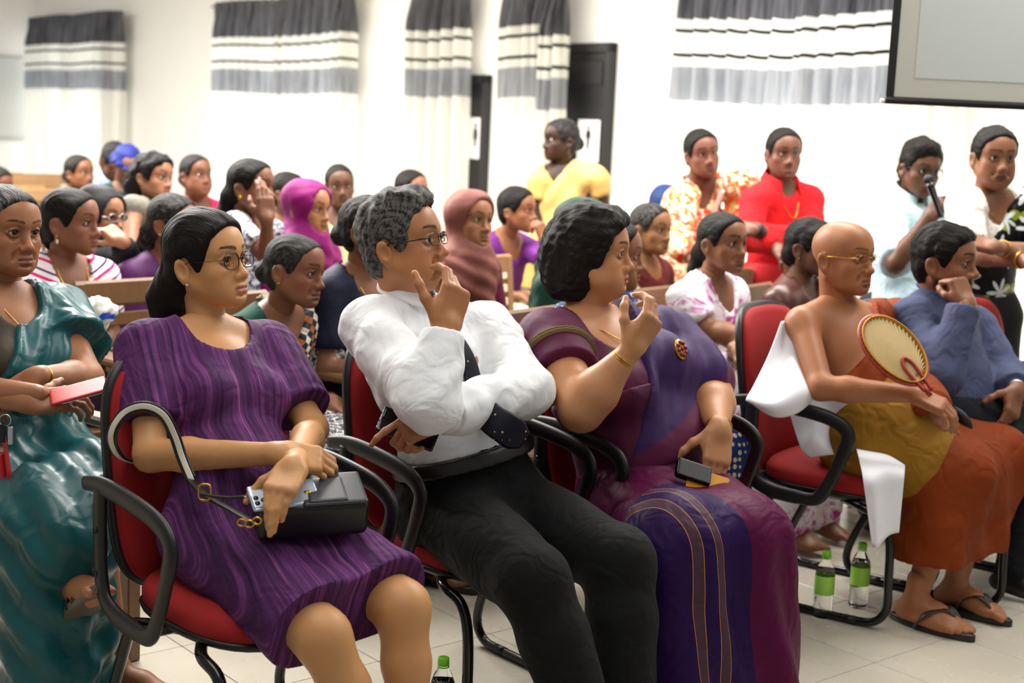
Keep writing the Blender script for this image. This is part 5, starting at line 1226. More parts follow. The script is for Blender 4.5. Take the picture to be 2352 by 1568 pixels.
def people_behind():
    S_ = {}
    # --- second row, left
    J, f, l = auto(163, 508, 5.1, 130, .3); J['EL'] = J['SL']-UZ*.25+f*.02+l*.03; J['WL'] = J['P']+f*.26+UZ*.12-l*.05
    p = seated('seated woman in a pink and white chevron striped top, plastic bag on her lap', J, f, dict(nose=1.1, bindi='5a1216', lips=1.15, lipc='7a4038', open=.5), '845640', bun(post=[EL((0, -.11, -.04), (.045, .045, .05), k=.02), CH([(-.03, -.09, -.09), (-.10, -.03, -.19), (-.12, .06, -.24)], [.03, .028, .02], k=.03)], long=1), 60, 0, sc=.97, h=.01, hh=.0036)
    blouse(p, 'chevron', t1=.62, neck=(.12, .075, .13)); skirt(p, 'fold', '2a1a30'); p.necklace(.15, .06, .0022)
    c = p.hx((.079, -.01, -.05)); p.part('earring', sphere(c, .005, nu=8, nv=6), 'gold'); p.part('earring', sphere(c-UZ*.02, (.005, .005, .009), nu=8, nv=6), 'pearl'); S_['chev'] = p
    J, f, l = auto(232, 496, 5.9, 128, .5); J['ER'] = P3(292, 600, 5.75); J['WR'] = P3(282, 555, 5.62); J['EL'] = J['SL']-UZ*.24+f*.1
    p = seated('seated woman in a black head scarf and glasses, hand at her mouth', J, f, dict(nose=1.0), '9a6b4c', None, 48, 0, h=.012, hh=.004, hand_kw=dict(R=(-RT*.75+UP*.6+FW*.2, RT*.35-FW*.6+UP*.6, (.7, .8, .9, 1.), (.3, .5), .05)))
    blouse(p, 'cloth', '15161a', fore=.9); skirt(p, 'cloth', '15161a'); hijab(p, '17181c'); p.glasses(.026, .017, .0016, 'silver', cy=.101)
    J, f, l = auto(398, 512, 5.7, 128, .2)
    p = seated('seated woman in a purple top with a red mark on her brow', J, f, dict(bindi='6a1018', nose=1.05), '7d5238', pony(part=1e-5, grey=.25, greyb=-.2), 56, -2, h=.012)
    blouse(p, 'foldsoft', '4a1a50', t1=.8, neck=(.07, .08, .07)); skirt(p, 'cloth', '3a1640'); p.earring(1, .007)
    J, f, l = auto(678, 620, 4.6, 128, .55)
    p = seated('seated elderly woman frowning in a dark green sari with a checked border', J, f, dict(age=1.5, nose=1.1, lips=.85, lipc='6a4238', open=1., lid=.75, brow=.8), '80523a', bun(part=.006, t=.007, grey=.12), 58, -3, 4, h=.009, hh=.0032)
    blouse(p, 'cloth', '0f4a3c', t1=.55, neck=(.12, .09, .12)); skirt(p, 'blackwhite')
    drape(p, 'checkborder', n=(.72, .62), p0=(-.02, .84), attrs=lambda V, q: dict(panel=np.stack([(q@A((-.72, 0, -.62)))+.186, q@A((.62, 0, -.72)), 0*q[:, 0]], 1)), pl=45, sleeve=.6, fold=.003)
    p.necklace(.16, .06, .0018); p.earring(1, .006)
    J, f, l = auto(850, 528, 4.85, 126, .2)
    p = seated('seated woman in a navy short-sleeved top, half hidden behind the white shirt', J, f, dict(nose=1.05), '7e5238', bun(grey=.2, greyb=-.25, wavy=.002), 66, 2, h=.011, hh=.004)
    blouse(p, 'foldsoft', '11152e', t1=.72, neck=(.11, .085, .12)); skirt(p, 'cloth', '11152e'); p.necklace(.15, .065, .0018); p.earring(1, .005); p.glasses(.026, .016, .0014, 'blackplastic')
    # --- behind them
    J, f, l = auto(708, 478, 6.2, 128, .2)
    p = seated('seated woman in a bright magenta head scarf', J, f, dict(nose=.98, lipc='84503f'), 'a0704c', None, 52, 0, h=.012, hh=.004)
    blouse(p, 'foldsoft', '8c0f72', fore=.9); skirt(p, 'cloth', '6a0d58'); hijab(p, '7c0a60', chest=.42, ext=[EL(p.tp(0, .03, .82), (.17, .12, .12), p.M, k=.06), RC(J['N']-f*.02-UZ*.03, J['SL']-UZ*.10, .085, .085, k=.06), RC(J['N']-UZ*.03, J['SR']-UZ*.12, .085, .08, k=.06)])
    J, f, l = auto(1080, 505, 5.8, 128, .15)
    p = seated('seated woman in a dusty rose head scarf and maroon top', J, f, dict(nose=1.0, lipc='7a4a3e'), '966446', None, 42, 4, 3, h=.011, hh=.004)
    blouse(p, 'foldsoft', '5a1030', fore=.9); skirt(p, 'cloth', '4a0e28')
    hijab(p, '7e4b43', chest=.62, ext=[EL(p.tp(0, .03, .84), (.15, .11, .11), p.M, k=.06), RC(J['N']-UZ*.03, p.tp(-.09, .12, .28), .11, .03, k=.05), RC(J['N']-UZ*.04, J['SR']-UZ*.10, .08, .07, k=.06), RC(J['N']-UZ*.04, J['SL']-UZ*.07, .075, .06, k=.06)], seed=9)
    J, f, l = auto(1188, 483, 7.2, 130, .5, sc=.9); J['EL'] = P3(1275, 600, 7.0); J['WL'] = P3(1252, 553, 6.9); 
    p = seated('seated short-haired person in a purple top with fingers at the lips, below the yellow sari', J, f, dict(nose=1.1, male=.6), '8a5c40', short(), 62, 4, 0, sc=.93, hand_kw=dict(L=(UP*.85-RT*.3, RT*.7-FW*.6, (1., 1.1, 1.2, 1.2), (.3, .6), .04)))
    blouse(p, 'foldsoft', '5f1a70', t1=.75, neck=(.12, .09, .11)); skirt(p, 'cloth', 'cfc9a8')
    J, f, l = auto(1345, 530, 5.5, 128, .1)
    p = seated('seated person in a dark green head scarf, mostly hidden behind the purple sari', J, f, dict(), '8a5c3e', None, 95, 0)
    blouse(p, 'foldsoft', '0e3a2c', fore=.9); skirt(p, 'cloth', '0e3a2c'); hijab(p, '12402f', chest=.75, ext=[RC(J['N'], J['SR']-UZ*.42-l*.05, .10, .11, k=.07), RC(J['N'], J['SL']-UZ*.3, .10, .10, k=.06), RC(J['N']-f*.05, p.tp(0, -.08, .2), .11, .15, k=.07)])
    J, f, l = auto(1405, 585, 4.65, 126, .2); J['N'] = J['N']+l*.03
    p = seated('seated woman in a blue sari with cream dots, her head behind the purple sari', J, f, dict(), '8a5c3e', bun(), 88, 0, h=.011)
    blouse(p, 'dots', t1=.4, neck=(.1, .085, .1)); skirt(p, 'dots'); drape(p, 'dots', n=(.8, .5), p0=(0, .85), pl=60, sleeve=.35)
    J, f, l = auto(1495, 525, 6.5, 128, .15)
    p = seated('seated older woman in a maroon dress looking right', J, f, dict(age=.9, nose=1.1, lipc='7a5044'), '8e6644', bun(grey=.3, greyb=-.15), 52, 0)
    blouse(p, 'fold', '5a1c1c', fore=.5, neck=(.09, .075, .11)); skirt(p, 'cloth', '4a1818')
    J, f, l = auto(1660, 557, 5.45, 130, .2); J['ER'] = P3(1625, 760, 5.35); J['WR'] = P3(1745, 775, 5.2); J['EL'] = J['SL']-UZ*.25+f*.06; J['WL'] = P3(1690, 800, 5.15)
    p = seated('seated woman in a white top with magenta tie-dye, arms folded', J, f, dict(age=1., nose=1.12, male=.4, lipc='7c4e40', brow=1.1), '8a5d42', pony(t=.009, side=.004), 48, 3, h=.010, hh=.0036, b=dict(arm=1.1), hand_kw=dict(R=(RT*.9-UP*.1+FW*.3, UP*.6-FW*.7, (.5, .5, .5, .5), (.3, .3), .05)))
    blouse(p, 'tiedye', t1=.72, neck=(.13, .07, .13), fold=.006); skirt(p, 'tiedye')
    J, f, l = auto(1862, 567, 5.7, 126, .1)
    p = seated('seated woman in a brown satin sari and glasses, half hidden behind the monk', J, f, dict(nose=1.05), '5e3f2c', dict(t=.010, wavy=.002, lump=.002, post=[EL((0, -.09, -.04), (.05, .04, .05), k=.03)]), 62, 0)
    blouse(p, 'satin', '4e2a24', t1=.6, neck=(.1, .085, .1)); skirt(p, 'satin', '4e2a24'); drape(p, 'satin', '5a322a', n=(.75, .5), p0=(.02, .86), pl=90, sleeve=.6); p.glasses(.026, .017, .0016, 'blackplastic'); p.earring(1, .006)
    # --- far left rows
    J, f, l = auto(182, 397, 9.2, 130, .2)
    seated('seated woman with tied-back dark hair beside the bearded man in light blue, far back left', J, f, dict(nose=1.), '7a5038', bun(), 42, 4); blouse(PL(), 'foldsoft', '5c3a36', t1=.7); skirt(PL(), 'cloth', '3a2a2a')
    J, f, l = auto(262, 372, 9.3, 150, .5, sc=1.0)
    seated('seated bearded man in a light blue shirt looking down, far back left', J, f, dict(male=1, beard=.95, nose=1.1), '5e3e2c', short(), 25, -38, sc=1.); blouse(PL(), 'fold', '8ea9cf', t1=.85, neck=(.05, .07, .07)); PL().collar('98b2d6'); trousers(PL(), 'cloth', '23262e')
    J, f, l = auto(292, 376, 8.9, 135, .4, sc=.95)
    p = seated('seated person in a blue velvet bucket hat and dark green jacket, far back left', J, f, dict(), '6e4a38', None, 20, -40); blouse(p, 'foldsoft', '12302a', fore=.9, neck=(.05, .07, .06)); skirt(p, 'cloth', '12302a')
    X = lambda q: xf(q, lookat(facing(J['H'], 20, -25)), J['H'], .95); p.cloth('hat', [X(EL((0, -.012, .05), (.088, .106, .082), k=.02)), X(EL((0, 0, .02), (.128, .142, .016), k=.03))], 'foldsoft', '171f66', [X(EL((0, .01, -.04), (.072, .09, .06)))], t=.0, fold=.004, ff=40, label='dark blue velvet bucket hat')
    J, f, l = auto(352, 407, 7.0, 135, .1); J['ER'] = P3(300, 560, 6.7); J['SR'] = P3(305, 478, 6.8)
    p = seated('seated woman with loose curly hair in a grey sleeveless top', J, f, dict(nose=1.05, bindi='6a1018', lipc='8a3c40'), '8a5f46', dict(t=.016, wavy=.006, lump=.003, long=1, post=[EL((0, -.09, -.03), (.075, .07, .085), k=.04), CH([(0, -.10, -.06), (.02, -.11, -.17)], [.07, .05], k=.04)]), 50, 2, 6)
    blouse(p, 'fold', '6e6a60', t1=.08, neck=(.08, .08, .1)); skirt(p, 'cloth', '4a463e')
    J, f, l = auto(450, 402, 8.0, 140, .1)
    p = seated('seated woman in a raspberry pink top, plaited dark hair, by the white wall strip', J, f, dict(fat=.5, lipc='7a403a'), '6e4632', bun(), 35, 5); blouse(p, 'foldsoft', 'b01c48', t1=.7, neck=(.12, .09, .12)); skirt(p, 'cloth', '701830')
    J, f, l = auto(578, 428, 6.0, 132, .35); J['ER'] = P3(615, 590, 5.8); J['WR'] = P3(612, 505, 5.68); J['SR'] = P3(540, 520, 5.9)
    p = seated('seated woman in a black and white patterned shirt covering her nose with her hand', J, f, dict(nose=1.05, fat=.3), '7a4f38', pony(), 58, 2, h=.011, hh=.004, hand_kw=dict(R=(UP*.95-RT*.05, RT*.45-FW*.75, (.25, .25, .3, .35), (.2, .4), .05)))
    blouse(p, 'greyprint', t1=.7, neck=(.1, .08, .1)); skirt(p, 'greyprint'); p.earring(1, .009)
    J, f, l = auto(662, 443, 7.8, 132, .2)
    p = seated('seated woman partly hidden between the covered face and the magenta scarf', J, f, dict(), '6a4634', bun(), 60, 0); blouse(p, 'cloth', 'c9c6bc', t1=.7); skirt(p, 'cloth', '8a8678')
    J, f, l = auto(780, 426, 7.7, 150, .1)
    p = seated('seated woman in a pale yellow top facing forward beside the magenta scarf', J, f, dict(nose=1.05, lipc='4e302a'), '5e4030', bun(t=.008), 8, 0, -5); blouse(p, 'foldsoft', 'd8c890', t1=.7, neck=(.11, .085, .1)); skirt(p, 'cloth', 'a89a70')
    J, f, l = auto(945, 437, 8.0, 140, .1)
    p = seated('person of whom only the top of a dark head shows above the grey-haired man', J, f, dict(), '8a5c40', bun(), 45, 0); blouse(p, 'cloth', '8a7f70', t1=.7); skirt(p, 'cloth', '5a5248')
    J, f, l = auto(-2, 425, 9.0, 140, .2, sc=.85)
    p = seated('boy with short black hair at the left edge by the empty wooden chairs', J, f, dict(male=.3), '6a4430', short(), 40, -5, sc=.88); blouse(p, 'cloth', '2a2a2e', t1=.8, neck=(.06, .07, .06)); trousers(p, 'cloth', '20222a')
    J, f, l = auto(1532, 478, 7.9, 130, .3)
    p = seated('person in a dark blue head scarf turned away, behind the floral dress', J, f, dict(), '8a5c40', None, 160, -10); blouse(p, 'foldsoft', '1a2a50', fore=.9); skirt(p, 'cloth', '1a2a50'); hijab(p, '1f3566', chest=.6)
    # --- standing at the back and the right
    J, f, l = auto(1288, 321, 8.0, 172, .0, True, sc=.97); J['SR'] = P3(1238, 415, 8.0); J['SL'] = P3(1372, 408, 8.02); J['ER'] = P3(1232, 512, 8.02); J['WR'] = P3(1272, 580, 7.9); J['EL'] = P3(1396, 505, 8.05); J['WL'] = P3(1370, 600, 7.95)
    p = seated('standing woman in a yellow sari by the dark doors, looking left', J, f, dict(nose=1.12, male=.3), '3c281e', bun(grey=.15), -62, 0, 0, sc=.97, b=dict(arm=.85, g=.95))
    blouse(p, 'foldsoft', 'd8b066', t1=.45, neck=(.10, .08, .12), sl='RL'); skirt(p, 'foldsoft', 'd8b066', stand=True); drape(p, 'foldsoft', 'dfbb74', n=(.72, .6), p0=(.03, .84), pl=55, fold=.005)
    J, f, l = auto(1612, 352, 7.1, 165, .5, True, sc=.96); J['SR'] = P3(1568, 455, 7.05); J['SL'] = P3(1712, 420, 7.15); J['ER'] = P3(1558, 560, 6.9); J['WR'] = P3(1600, 610, 6.8)
    p = seated('standing woman in an orange and cream floral dress with a white bag strap, leaning in', J, f, dict(nose=1.02, lipc='70403a'), '785040', bun(t=.011), 22, 0, -10, sc=.98)
    blouse(p, 'floral', fore=.6, neck=(.1, .075, .15), t=.016, lowz=-.2); skirt(p, 'floral', stand=True, name='dress_skirt')
    p.strip('bag_strap', [(-.085, .49), (-.055, .35), (-.03, .2)], [.014, .014, .014], t=.03, mat='cloth', col='e8e6d8')
    J, f, l = auto(1800, 352, 6.7, 168, .0, True, sc=.97); J['SR'] = P3(1732, 460, 6.65); J['SL'] = P3(1858, 455, 6.8); J['ER'] = P3(1722, 548, 6.55); J['WR'] = P3(1790, 572, 6.42); J['EL'] = P3(1862, 560, 6.7); J['WL'] = P3(1735, 528, 6.42)
    p = seated('standing woman in a bright red shirt with folded arms', J, f, dict(nose=1.05, lipc='925550', jaw=1.05), '704a38', pony(t=.010), 18, 0, 0, sc=.98, b=dict(g=.95, arm=.92), hand_kw=dict(L=(-RT*.95+UP*.1, -FW*.7+UP*.5, (.4, .4, .4, .4), (.3, .3), .05)))
    blouse(p, 'fold', 'c8141c', fore=.86, neck=(.06, .062, .12), t=.014, lowz=.0); skirt(p, 'foldsoft', 'a80f18', stand=True); p.collar('cc161e', .036, .078, 34, lift=.0); p.necklace(.15, .055, .0022, t=.02)
    w, e = J['WL'], J['EL']; dd = nrm(e-w); p.part('wristwatch', tube([w-dd*.005, w+dd*.03], .036, 16), 'blackplastic')
    J, f, l = auto(2112, 388, 6.4, 150, .35, True, sc=.98); J['SR'] = P3(2045, 505, 6.35); J['SL'] = P3(2178, 485, 6.6); J['ER'] = P3(2058, 605, 6.05); J['WR'] = P3(2132, 500, 6.0); J['P'] = P3(2085, 720, 6.5)
    p = seated('standing young man in a pale blue shirt and glasses speaking into a microphone', J, f, dict(male=.8, nose=1.1), '5e3e2c', dict(t=.012, top=.022, lump=.003, wavy=.003, side=.008, post=[EL((.02, .05, .105), (.06, .05, .03), k=.03)]), 32, -6, 4, sc=.98, h=.011, hh=.004, b=dict(g=1.15, arm=1.15), hand_kw=dict(R=(UP*.65+RT*.55-FW*.4, -FW*.55-RT*.5+UP*.2, (1.1, 1.1, 1.15, 1.2), (.3, .7), .03)))
    blouse(p, 'fold', 'bcd6e2', t1=.96, neck=(.05, .06, .09), t=.018, lowz=-.25, fold=.008); trousers(p, 'cloth', '2a2d34'); p.collar('c4dce6', .036, .072, 28, lift=.012); p.glasses(.028, .020, .002, 'blackplastic', cy=.101); S_['mic'] = p
    J, f, l = auto(2283, 360, 5.7, 162, .0, True, sc=.98); J['SR'] = P3(2215, 470, 5.65); J['SL'] = P3(2395, 480, 5.8); J['ER'] = P3(2225, 578, 5.55); J['WR'] = P3(2360, 600, 5.3); J['EL'] = P3(2420, 590, 5.6); J['WL'] = P3(2285, 568, 5.28)
    p = seated('standing older woman in a black sari embroidered with white flowers, arms folded', J, f, dict(age=1., nose=1.1, fat=.3, lipc='5a362e'), '865a42', dict(t=.010, lump=.002, wavy=.002, side=.002), 22, -2, 0, sc=1., h=.010, hh=.0036, b=dict(arm=1.15), hand_kw=dict(L=(-RT*.9+UP*.2, -FW*.6+UP*.7, (.3, .3, .3, .3), (.3, .3), .05)))
    blouse(p, 'lace', t1=.85, neck=(.13, .085, .13), t=.012); skirt(p, 'cloth', '0c0c0e', stand=True); drape(p, 'blackfloral', n=(.70, .62), p0=(-.0, .80), pl=0, sleeve=.7, fold=.003); p.bangle('L', .12, .034, .003); p.bangle('R', .1, .034, .005); p.necklace(.1, .06, .0016)
    return S_
def PL():
    return _LAST[0]
_LAST = [None]
_old_init = Person.__init__
def _init(s, *a, **k): _old_init(s, *a, **k); _LAST[0] = s
Person.__init__ = _init
BACK = people_behind()
# ------------------------------------------------------------------ things held, worn apart or standing about
def hmat(x, z): x = nrm(x); z = nrm(z-x*(z@x)); return A([x, np.cross(z, x), z])
def rbox(name, mat, parent, c, h, M, r=.006, hv=.004, col=None, org=None, noise=0.):
    V, F = field([BX(c, A(h)-r, r, M, k=0)], hv, .006).mesh(); V = smooth(V, F, 1)
    if noise: V = V+vnormals(V, F)*(noise*vnoise(V, 60, 3))[:, None]
    return mk(name, V, F, MAT[mat], parent, org=org, col=None if col is None else np.tile(rgb(col), (len(V), 1)))
def bez(P, n=12, m=12, th=.003):
    """smooth sheet through a grid of control points"""
    P = A(P); r = [spline(row, 6) for row in P]; k = len(r[0]); cols = [spline([q[i] for q in r], 6) for i in range(k)]; G = A(cols).transpose(1, 0, 2); h, w = G.shape[:2]
    return grid_sheet(lambda u, v: G[int(round(v*(h-1))), int(round(u*(w-1)))], w, h, th)
def band(name, pts, w, th, mat, parent, org, up=(0, 0, 1), n=6, col=None):
    P = spline(pts, n); sec = [(math.copysign(abs(math.cos(a))**.4, math.cos(a)), th/w*math.copysign(abs(math.sin(a))**.4, math.sin(a))) for a in np.arange(12)/12*2*np.pi+.13]
    V, F = tube(P, w, sec=sec, up=up); return mkt(name, (V, F), MAT[mat], parent, org=org, col=None if col is None else np.tile(rgb(col), (len(V), 1)))
def props():
    newmat('blackleather', '0c0c0e', .38); newmat('blackleather_sheen', '3a3d44', .28); newmat('cream', 'd8d2c2', .6); newmat('phonesilver', 'b9c6d6', .18, Metallic=.3); newmat('phoneblack', '08080a', .12); newmat('yellowpaper', 'c98a12', .6); newmat('redcase', 'b5161c', .35)
    # handbag on the lap
    c = P3(712, 1164, 3.09); M = hmat(az(72)+UZ*.03, UZ*.92+nrm(CAM-c)*.35-UZ*.0); o = c*A((1, 1, 1)); b = empty('handbag', o, 'black flap handbag with a striped strap on the lap of the purple striped dress', 'handbag')
    w = lambda x, y, z: c+A((x, y, z))@M
    rbox('bag_body', 'blackleather', b, c, (.118, .062, .042), M, .014, org=o); rbox('flap', 'blackleather_sheen', b, w(.045, .0, .043), (.070, .060, .005), M, .004, .0025, org=o); rbox('flap_tab', 'blackleather_sheen', b, w(.030, -.012, .049), (.042, .045, .004), M, .003, .0025, org=o)  # flap's grey is sheen on black leather, put into its colour
    mkt('clasp', sphere(w(-.012, -.02, .052), (.010, .006, .003), M, 10, 6), MAT['gold'], b, org=o)
    pts = [P3(585, 1200, 2.95), P3(535, 1172, 2.98), P3(478, 1140, 3.02), P3(440, 1102, 3.08)]
    band('strap', pts, .0125, .003, 'blackleather', b, o, UP); band('strap_stripe', [q-FW*.004 for q in pts], .0055, .0015, 'cream', b, o, UP)
    lp = [P3(x, y, d) for x, y, d in ((440, 1102, 3.08), (418, 1050, 3.10), (400, 998, 3.10), (375, 953, 3.09), (335, 934, 3.09), (292, 945, 3.10), (264, 978, 3.10), (258, 1012, 3.11), (275, 1046, 3.15), (305, 1060, 3.24), (345, 1068, 3.36))]
    band('strap', lp, .0125, .003, 'blackleather', b, o, FW); band('strap_stripe', [q-FW*.003+nrm(q-P3(345, 1010, 3.2))*.003 for q in lp], .006, .0016, 'cream', b, o, FW)
    p2 = [P3(470, 1135, 3.0), P3(520, 1142, 2.98), P3(565, 1140, 2.97)]; band('strap', p2, .010, .003, 'blackleather', b, o, UP); band('strap_stripe', [q-FW*.004 for q in p2], .005, .0015, 'cream', b, o, UP)
    a = np.arange(20)/20*2*np.pi; k = P3(470, 1130, 2.99)
    mkt('buckle', tube([k+RT*.013*math.copysign(abs(math.cos(t))**.6, math.cos(t))+UP*.017*math.copysign(abs(math.sin(t))**.6, math.sin(t)) for t in a], .0022, 6, closed=True, up=FW), MAT['gold'], b, org=o)
    for q in ((590, 1196), (573, 1203), (555, 1200)): k = P3(*q, 2.94); mkt('clasp_ring', tube([k+RT*.009*math.cos(t)+UP*.007*math.sin(t) for t in a], .0022, 6, closed=True, up=FW), MAT['gold'], b, org=o)
    # phone on the bag, under the fingers
    c2 = w(-.062, -.022, .050); M2 = hmat(M[0]*.98+M[1]*.12, M[2]*.95-M[1]*.25); ph = empty('phone', c2, 'pale silver phone lying on the black handbag under her fingers', 'phone'); w2 = lambda x, y, z: c2+A((x, y, z))@M2
    rbox('phone_body', 'phonesilver', ph, c2, (.074, .036, .0045), M2, .004, .003, org=c2)
    rbox('camera_bump', 'phonesilver', ph, w2(-.055, -.012, .005), (.016, .018, .0018), M2, .0015, .0012, org=c2)
    for x, y in ((-.062, -.019), (-.062, -.004), (-.048, -.012)): mkt('camera_lens', tube([w2(x, y, .0055), w2(x, y, .008)], .0055, 12), MAT['phoneblack'], ph, org=c2)
    # the man's phone
    c3 = P3(938, 985, 3.42); M3 = hmat(RT*.93-UP*.36, -FW*.8+UP*.55); q = empty('phone', c3, 'black phone in the hand below the white-shirted man\'s elbow', 'phone'); rbox('phone_body', 'phoneblack', q, c3, (.074, .036, .0045), M3, .004, .003, org=c3); rbox('camera_bump', 'phoneblack', q, c3+A((-.055, .016, .005))@M3, (.013, .013, .002), M3, .0015, .0012, org=c3)
    # purse and envelope on the sari
    c4 = P3(1592, 1084, 3.77); M4 = hmat(RT*.9-UP*.30+FW*.1, UP*.6-FW*.75); q = empty('purse', c4, 'black glossy folded purse under the hand of the purple sari', 'purse'); rbox('purse_body', 'phoneblack', q, c4, (.050, .030, .012), M4, .010, .0025, org=c4); rbox('purse_flap', 'blackleather', q, c4+A((.0, -.004, .013))@M4, (.046, .027, .003), M4, .002, .002, org=c4)
    c5 = P3(1625, 1108, 3.765); q = empty('envelope', c5, 'folded yellow envelope beneath the black purse', 'envelope'); 
    for i, dz in enumerate((0, .004)): mkbox('sheet', MAT['yellowpaper'], q, c5+A((.004*i, 0, -dz))@M4, (.058, .034, .0012), M4, .0008, org=c5)
    # red book and keys at the left edge
    c6 = P3(180, 897, 3.45); M6 = hmat(RT*.92+UP*.26+FW*.25, UP*.9-FW*.4); q = empty('notebook', c6, 'thin red folder held on the teal sari lap', 'folder'); rbox('cover', 'redcase', q, c6, (.068, .042, .0035), M6, .003, .003, org=c6); rbox('pages', 'paper', q, c6+A((.012, 0, -.004))@M6, (.056, .040, .002), M6, .001, .002, org=c6)
    c7 = P3(12, 965, 3.4); q = empty('key_ring', c7, 'keys on a red strap hanging from the hand at the left edge', 'keys')
    mkt('ring', tube([c7+RT*.014*math.cos(t)+UP*.014*math.sin(t) for t in a], .0016, 6, closed=True, up=FW), MAT['silver'], q, org=c7)
    for x, y in ((6, 995), (24, 1000)): k = P3(x, y, 3.39); rbox('key', 'silver' if x > 10 else 'phoneblack', q, k, (.007, .022, .0025), hmat(RT, -FW), .002, .0018, org=c7)
    band('strap', [P3(8, 1000, 3.4), P3(16, 1050, 3.4), P3(22, 1100, 3.4), P3(14, 1108, 3.41), P3(6, 1040, 3.41)], .011, .0025, 'redcase', q, c7, RT)
    # the monk's fan: a palm leaf ribbed from its foot
    ctr, dd = P3(2108, 872, 4.20), 4.05; top = P3(2000, 738, 4.28); ax = nrm(top-ctr); L = np.linalg.norm(top-ctr); nz = nrm(-FW*.86+RT*.42+UP*.1); nz = nrm(nz-ax*(nz@ax)); sx = np.cross(ax, nz)
    fan = empty('hand_fan', ctr, 'oval palm leaf fan with a red and gold rim held by the monk', 'fan'); cm = (top+ctr)/2; ra, rb = L*.565, L*.40
    n = 96; R = [cm+ax*ra*math.cos(t)+sx*rb*math.sin(t)*(1+.06*math.cos(t)) for t in np.arange(n)/n*2*np.pi]; piv = ctr-ax*(-.012); V = [piv]; F = []
    for k in range(1, 13):
        for i in range(n): V.append(piv+(R[i]-piv)*(k/12)+nz*.006*(1 if i % 2 else -1)*min(1, k/4))
    for i in range(n):
        j = (i+1) % n; F.append((0, 1+i, 1+j, 1+j))
        for k in range(11): F.append((1+k*n+i, 1+(k+1)*n+i, 1+(k+1)*n+j, 1+k*n+j))
    V = A(V); m = len(V); F = A(F); newmat('palm', 'ead9b2', .6); newmat('fanred', '9a2c10', .5); newmat('fangold', 'b07c1c', .4, Metallic=.5)
    mk('leaf', np.r_[V, V-nz*.003], clean_tris(np.r_[F, F[:, [1, 0, 3, 2]]+m]) if False else clean_tris(F), MAT['palm'], fan, org=ctr, sm=False)
    mkt('rim', tube(R, .006, 8, closed=True, up=nz), MAT['fanred'], fan, org=ctr)
    band('gold_band', [cm+(q-cm)*.93+nz*.004 for q in R[::4]]+[cm+(R[0]-cm)*.93+nz*.004], .0085, .0025, 'fangold', fan, ctr, sx, 4)
    bd = [sphere(cm+(q-cm)*1.03, .0032, nu=6, nv=4) for q in R[::1]]; tag(mkt('beads', join(bd), MAT['pearl'], fan, org=ctr), kind='stuff')
    hp = [ctr+ax*.045+sx*.018+nz*.008, ctr+ax*.075+nz*.01, ctr+ax*.045-sx*.018+nz*.008, ctr-ax*.04-sx*.012+nz*.006]; mkt('handle', tube(spline([ctr-ax*.05+sx*.012+nz*.006]+hp, 6), .0055, 8), MAT['fanred'], fan, org=ctr)
    mkt('grip', tube([ctr-ax*.02, ctr-ax*.06], .008, 8), MAT['fanred'], fan, org=ctr)
    # white cloth spread over the monk's chair
    G = lambda rows: [[P3(*q) for q in r] for r in rows]
    a1 = bez(G([[(1795, 738, 4.540), (1806, 738, 4.560), (1822, 760, 4.580), (1838, 800, 4.580)], [(1768, 810, 4.470), (1795, 800, 4.530), (1828, 815, 4.500), (1856, 855, 4.540)], [(1738, 872, 4.380), (1780, 860, 4.450), (1832, 862, 4.400), (1880, 895, 4.480)], [(1714, 915, 4.340), (1772, 925, 4.290), (1832, 905, 4.330), (1885, 900, 4.440)], [(1718, 920, 4.350), (1775, 956, 4.320), (1828, 950, 4.340), (1868, 918, 4.420)]]))
    a2 = bez(G([[(1812, 940, 4.520), (1855, 915, 4.500), (1900, 908, 4.490), (1945, 915, 4.470)], [(1825, 985, 4.510), (1862, 968, 4.480), (1908, 955, 4.485), (1955, 960, 4.460)], [(1842, 1032, 4.500), (1870, 1012, 4.465), (1918, 1002, 4.480), (1966, 1006, 4.450)], [(1862, 1050, 4.500), (1900, 1045, 4.470), (1945, 1042, 4.470), (1985, 1042, 4.420)]]))
    a3 = bez(G([[(1965, 1022, 4.46), (1998, 1030, 4.44), (2040, 1045, 4.40), (2078, 1068, 4.36)], [(1980, 1085, 4.260), (2005, 1088, 4.240), (2042, 1080, 4.250), (2078, 1085, 4.240)], [(1990, 1150, 4.250), (2010, 1150, 4.220), (2040, 1148, 4.250), (2072, 1150, 4.240)], [(2004, 1254, 4.250), (2016, 1256, 4.230), (2040, 1230, 4.260), (2065, 1222, 4.260)]]))
    V, F = join([a1, a2, a3]); o = P3(1830, 1040, 4.5); wc = mk('white_cloth', V, F, MAT['whitecloth'], None, org=o, loc=o)
    tag(wc, 'white cloth draped over the back, seat and front of the monk\'s chair', 'cloth')
    # bottled water
    prof = [(0, .0), (.026, .0), (.0305, .004), (.031, .012), (.0295, .022), (.031, .032), (.0295, .042), (.031, .052), (.0295, .062), (.031, .072), (.031, .138), (.029, .152), (.022, .172), (.0135, .186), (.0125, .196)]
    def bottle(p, lab, r):
        b = empty('water_bottle', p, lab, 'bottle', 'bottled water on the floor'); b.rotation_euler = (0, 0, r)
        mkt('bottle_wall', lathe(prof, 28), MAT['bottle'], b); mkt('water', lathe([(0, .002)]+[(max(0, x-.0018), z+.002) for x, z in prof[1:12]]+[(0, .150)], 28), MAT['water'], b)
        mkt('label', lathe([(.0313, .076), (.0316, .077), (.0316, .136), (.0313, .137)], 32), MAT['waterlabel'], b)
        mkt('cap', lathe([(.0, .215), (.0125, .2145), (.0142, .212), (.0142, .195), (.0125, .194)][::-1], 24), MAT['cap'], b); mkt('cap_ring', lathe([(.0128, .190), (.0148, .190), (.0148, .193), (.0128, .193)], 24), MAT['cap'], b)
